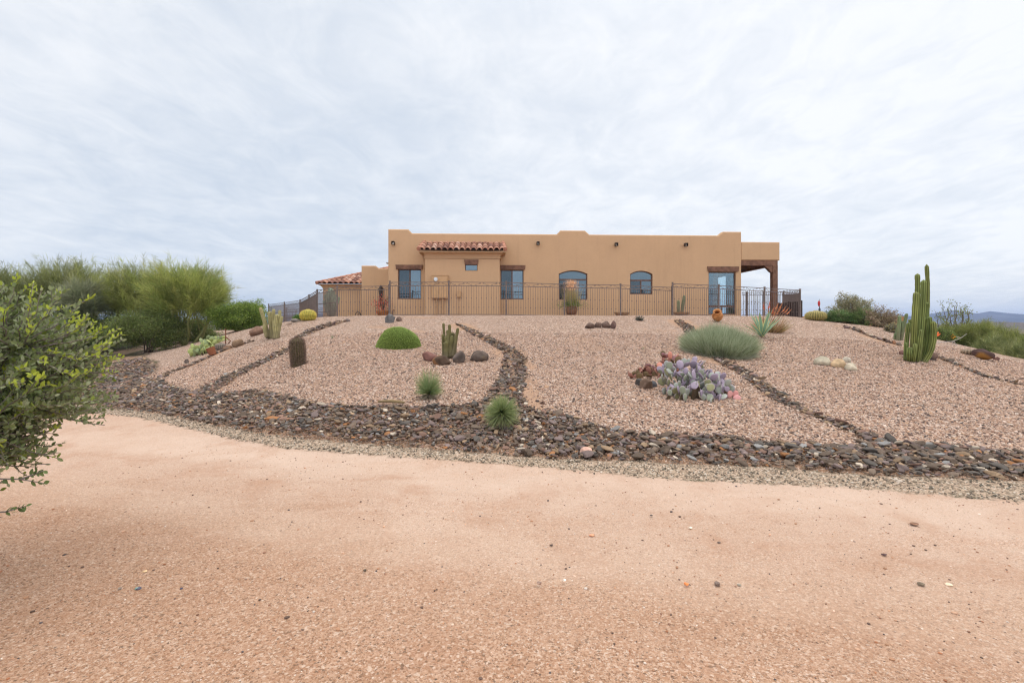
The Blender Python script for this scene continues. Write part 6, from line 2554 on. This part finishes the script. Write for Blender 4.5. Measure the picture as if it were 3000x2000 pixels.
# grey leaved bush in the foreground ----------------------------------------------------------
def jojoba():
    r = np.random.default_rng(77)
    base = np.array([-4.35, 2.9, 0.0])
    root = empty('jojoba_bush', base.tolist(), 'large grey green bush with oval leathery leaves filling the left edge', 'bush')
    tb = MB()
    bark = np.array((.17, .145, .13))
    # the crown as three overlapping round masses
    masses = [(np.array([-3.57, 2.95, 1.30]), np.array([1.06, .95, .68]), 1350), (np.array([-4.0, 1.95, 1.42]), np.array([1.2, 1.0, .9]), 520), (np.array([-3.27, 2.75, .98]), np.array([.58, .6, .44]), 900)]
    LP, LA, LN, LC, LS = [], [], [], [], []
    hubs = []
    for i in range(22):
        c, rd, _ = masses[i % 3]
        e = sphere_dirs(1, r, -.2)[0]
        t = c + e * rd * .55
        p = limb(tb, base + np.array([r.normal(0, .15), r.normal(0, .15), -.05]), t, .028, .010, bark * r.uniform(.6, 1.2), .08, 9, r, 6, .10)
        hubs += [p[k] for k in range(4, 9)]
    hubs = np.array(hubs)
    for c, rd, n in masses:
        for i in range(n):
            e = sphere_dirs(1, r, -.55 if rd[2] > .5 else -.95)[0]
            q = r.uniform(.6, 1.0) if r.random() < .75 else r.uniform(.3, .6)
            q *= 1 + .10 * math.sin(e[0] * 5 + 1) * math.sin(e[2] * 6 + e[1] * 4)
            t = c + e * rd * q
            if t[1] < 1.15 or t[2] < .35:
                continue
            h = hubs[np.argmin(np.linalg.norm(hubs - (c + e * rd * q * .55), axis=1) + r.uniform(0, .25, len(hubs)))]
            p = limb(tb, h, t, .006, .002, bark * r.uniform(.8, 1.5), .04, 9, r, 4, .05)
            new = (q > .82 and e[2] > -.15 and r.random() < .55)
            L = np.linalg.norm(np.diff(p, axis=0), axis=1)
            cum = np.concatenate([[0], np.cumsum(L)])
            tot = cum[-1]
            s0 = max(0, tot - .62)
            pos = np.arange(s0, tot, .026)
            for k, sp_ in enumerate(pos):
                x = np.array([np.interp(sp_, cum, p[:, a]) for a in range(3)])
                dr = unit(p[-1] - p[-3])
                a0 = k * PI / 2 + r.normal(0, .3)
                u = unit(np.cross(dr, [0.1, .2, 1.0]))
                v = np.cross(dr, u)
                for sg in (0, PI):
                    if r.random() < .12:
                        continue
                    o_ = u * math.cos(a0 + sg) + v * math.sin(a0 + sg)
                    ax = unit(dr * .55 + o_ * .75 + np.array([0, 0, .45]) + r.normal(0, .18, 3))
                    LP.append(x)
                    LA.append(ax)
                    LN.append(r.normal(size=3) + o_ * .4)
                    tip = k >= len(pos) - 4
                    if new and tip:
                        col = np.array((.27, .32, .045)) * r.uniform(.75, 1.2)
                    elif r.random() < .07:
                        col = np.array((.16, .20, .04)) * r.uniform(.8, 1.2)
                    else:
                        col = np.array([(.145, .175, .075), (.19, .22, .115), (.115, .145, .055), (.235, .26, .155)][r.integers(4)]) * r.uniform(.8, 1.15)
                    LC.append(col)
                    LS.append(r.uniform(.030, .048) * (0.85 if tip else 1.0))
    # the low shoot reaching out over the track
    for pts in ([P(-160, 1392, 2.5), P(-20, 1402, 2.5), P(60, 1403, 2.5), P(128, 1415, 2.48)], [P(60, 1403, 2.5), P(92, 1392, 2.5), P(128, 1378, 2.5)], [P(-200, 1500, 2.4), P(10, 1500, 2.4), P(75, 1482, 2.4)]):
        pts = np.array(pts)
        t = np.linspace(0, 1, 12)
        p = np.stack([np.interp(t, np.linspace(0, 1, len(pts)), pts[:, a]) for a in range(3)], 1)
        tube(tb, p, np.linspace(.006, .002, 12), 5, bark)
        for k in range(5, 12):
            for sg in (-1, 1):
                if r.random() < .2:
                    continue
                LP.append(p[k])
                LA.append(unit(unit(p[-1] - p[0]) * .7 + np.array([0, 0, .55 * sg]) + r.normal(0, .25, 3)))
                LN.append(np.array([0, -1, .3]) + r.normal(0, .4, 3))
                LC.append(np.array((.075, .105, .035)) * r.uniform(.8, 1.3))
                LS.append(r.uniform(.022, .040))
    tb.build('branches', M_BARK, root, smooth=True)
    mb = MB()
    LS = np.array(LS)
    leaves(mb, np.array(LP), np.array(LA), np.array(LN), LS, LS * r.uniform(.45, .6, len(LS)), np.array(LC))
    mb.build('foliage', M_LEAF, root)


jojoba()

# ---------------------------------------------------------------- neighbour's house, hills, mountains and the air
d = 62.0
x0, x1 = (2335 - CX) / F * d, (2654 - CX) / F * d
zt = EYE + (HY - 926.5) / F * d
root = empty('neighbour_house', (x1, d, -1.5), 'flat roofed tan house far behind the bushes on the right', 'house')
mb = MB()
for (a, b, y0, y1, z0, z1) in [(x0, x1, d, d + 14, -2.5, zt - .25), (x0 - .0, x1 - 0, d + .0, d + .35, zt - .249, zt), (x0, x0 + .35, d + .351, d + 14, zt - .249, zt), (x1 - .35, x1, d + .351, d + 14, zt - .249, zt), (x1 - 9, x1 - 3, d + 4, d + 12, zt - .248, zt + .05)]:
    mb.add(box_pts(a, b, y0, y1, z0, z1), BOXF)
mb.build('wall', m_stucco('ochre stucco', (.42, .22, .085)), root)
mb = MB()
mb.add(box_pts(x1 - 5.2, x1 - 3.6, d - .05, d - .004, -.4, 1.0), BOXF)
mb.build('window', M_GL_ARCH, root)


def ridge(name, dist, depth, prof, k, seed, mat, rough, base=-6.0, nx_=260, ny_=14):
    pr = np.array(prof, float)
    px = np.linspace(pr[0, 0], pr[-1, 0], nx_)
    py = np.interp(px, pr[:, 0], pr[:, 1])
    V = []
    for j in range(ny_):
        t = j / (ny_ - 1)
        y = dist + (t - .5) * depth
        x = (px - CX) / F * dist
        ztop = EYE + (HY - py) / F * dist
        shape = (1 - abs(2 * t - 1)) ** .9
        pts = np.stack([x / dist * k, np.full(nx_, y / dist * k), np.zeros(nx_)], 1)
        z = base + (ztop - base) * shape * (1 + rough * wob(pts * 3.0, seed, 1.3, 4) * (1 - shape * .55))
        V.append(np.stack([x, np.full(nx_, y), z], 1))
    V = np.concatenate(V)
    i = (np.arange(ny_ - 1)[:, None] * nx_ + np.arange(nx_ - 1)[None]).ravel()
    mb = MB()
    mb.add(V, np.stack([i, i + 1, i + nx_ + 1, i + nx_], 1))
    return mb.build(name, mat, smooth=True, kind='structure')


t = NT('desert hill cover')
tc = t.n('ShaderNodeTexCoord').outputs['Object']
c = t.mix(t.noise(tc, .02, 6, .6), (.13, .092, .07), (.20, .145, .11))
c = t.mix(t.sstep(t.noise(tc, .16, 6, .8), .46, .54), c, (.05, .055, .032))
M_HILL = t.out(c, .95, None, .1)
ridge('hills', 720, 420, [(-400, 953), (300, 949), (700, 946), (900, 944), (1300, 947), (2100, 947), (2500, 950), (2700, 951), (2780, 950), (2830, 947.5), (2880, 944), (2920, 942), (2960, 943), (3000, 945), (3100, 946), (3400, 948), (4200, 953)], 6, 5, M_HILL, .10, ny_=15)
M_MOUNT = m_simple('bare mountain rock', (.09, .075, .07), .35, .004, .95, .1)
ridge('mountains', 2900, 1400, [(-2600, 945), (-1800, 935), (-1000, 930), (-300, 938), (200, 933), (600, 936), (800, 925), (960, 915), (1040, 922), (1300, 934), (1800, 936), (2300, 940), (2480, 940), (2550, 935), (2590, 917), (2612, 923), (2650, 931), (2700, 937), (2735, 930), (2760, 917), (2780, 910), (2800, 911), (2815, 918), (2838, 932), (2855, 934), (2870, 926), (2886, 917), (2902, 912), (2916, 915), (2935, 924), (2955, 928), (2980, 934), (3010, 936), (3080, 926), (3200, 936), (3500, 930), (4200, 942), (5200, 946)], 40, 8, M_MOUNT, .10, base=-12, nx_=700, ny_=23)

mb = MB()
mb.add(box_pts(-8200, 8200, -6000, 6000, -22, 96), BOXF)
hm = bpy.data.materials.new('haze')
hm.use_nodes = True
nt = hm.node_tree
nt.nodes.remove(nt.nodes['Principled BSDF'])
pv_ = nt.nodes.new('ShaderNodeVolumePrincipled')
pv_.inputs['Color'].default_value = (.42, .60, 1.0, 1)
pv_.inputs['Density'].default_value = 0.00020
pv_.inputs['Anisotropy'].default_value = 0.0
nt.links.new(pv_.outputs[0], nt.nodes['Material Output'].inputs['Volume'])
mb.build('haze', hm, kind='stuff')
# ---------------------------------------------------------------- sky and light
SUN_EL, SUN_AZ = R(58), R(38)     # azimuth: direction towards the sun, clockwise from +Y


def world():
    w = bpy.data.worlds.new('World')
    S.world = w
    w.use_nodes = True
    t = w.node_tree
    for n in list(t.nodes):
        t.nodes.remove(n)

    class W(NT):
        def __init__(self):
            self.t = t
    q = W()
    sky = q.n('ShaderNodeTexSky')
    sky.sky_type = 'NISHITA'
    sky.sun_disc = False
    sky.sun_elevation = SUN_EL
    sky.sun_rotation = SUN_AZ
    tc = q.n('ShaderNodeTexCoord').outputs['Generated']
    xyz = q.n('ShaderNodeSeparateXYZ', i_0=tc)
    zc = q.math('MAXIMUM', xyz.outputs[2], 0.0)
    den = q.math('ADD', zc, 0.16)
    u = q.math('DIVIDE', xyz.outputs[0], den)
    v = q.math('DIVIDE', xyz.outputs[1], den)
    uv = q.n('ShaderNodeCombineXYZ', i_0=u, i_1=v, i_2=0.0).outputs[0]
    # cloud deck: long soft streets and small mottling on a high plane
    m1 = q.n('ShaderNodeMapping', i_Vector=uv, i_Rotation=(0, 0, R(28)), i_Scale=(0.45, 0.95, 1.0)).outputs[0]
    street = q.noise(m1, 1.1, 6, 0.58, 0.5)
    m2 = q.n('ShaderNodeMapping', i_Vector=uv, i_Location=(3.1, 1.7, 0), i_Rotation=(0, 0, R(-35)), i_Scale=(1.0, 0.65, 1.0)).outputs[0]
    mott = q.noise(m2, 5.5, 8, 0.66, 0.5)
    big = q.noise(uv, 0.35, 3, 0.5)
    f = q.math('ADD', q.math('MULTIPLY', street, 0.42), q.math('ADD', q.math('MULTIPLY', mott, 0.36), q.math('MULTIPLY', big, 0.42)))
    f = q.sstep(f, 0.40, 0.80)
    # brighter towards the upper right, where the sun thins the deck; brighter overhead too
    side = q.math('MULTIPLY_ADD', xyz.outputs[0], 0.42, 0.0)
    f = q.math('ADD', f, q.math('ADD', side, q.math('MULTIPLY', q.sstep(zc, 0.12, 0.55), 0.30)), clamp=True)
    cl = q.mix(f, (6.5, 7.2, 8.15), (9.8, 9.95, 10.15))
    cl = q.mix(q.sstep(zc, 0.55, 0.85), cl, (10.2, 9.8, 9.3))
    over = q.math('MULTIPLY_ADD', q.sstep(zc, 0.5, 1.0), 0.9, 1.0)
    cl = q.n('ShaderNodeVectorMath', operation='SCALE', i_0=cl, i_Scale=q.math('MULTIPLY', over, q.math('MULTIPLY_ADD', q.sstep(xyz.outputs[1], 0.1, -0.7), 0.55, 1.0))).outputs[0]  # unseen deck behind the camera gets added brightness to light the house front
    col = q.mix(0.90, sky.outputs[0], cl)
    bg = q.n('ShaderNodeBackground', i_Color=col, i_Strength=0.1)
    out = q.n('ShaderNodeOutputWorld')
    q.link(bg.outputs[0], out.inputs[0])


world()
sl = bpy.data.lights.new('sun', 'SUN')
sl.energy = 1.0
sl.angle = R(50)
sl.color = (1.0, 0.95, 0.88)
so = bpy.data.objects.new('sun', sl)
dirn = Vector((math.sin(SUN_AZ) * math.cos(SUN_EL), math.cos(SUN_AZ) * math.cos(SUN_EL), math.sin(SUN_EL)))
so.rotation_euler = (-dirn).to_track_quat('-Z', 'Y').to_euler()
so.location = (0, 0, 30)
COL.objects.link(so)

S.view_settings.view_transform = 'Standard'
S.view_settings.look = 'None'
S.view_settings.exposure = 0.10
S.view_settings.gamma = 1.0
S.render.engine = 'CYCLES'
S.cycles.max_bounces = 6
S.cycles.diffuse_bounces = 3
S.cycles.glossy_bounces = 3
S.cycles.transparent_max_bounces = 8
S.cycles.volume_bounces = 0
S.cycles.use_denoising = True
S.cycles.denoiser = 'OPENIMAGEDENOISE'
S.cycles.denoising_input_passes = 'RGB_ALBEDO_NORMAL'
S.cycles.denoising_prefilter = 'ACCURATE'
S.cycles.filter_width = 1.2
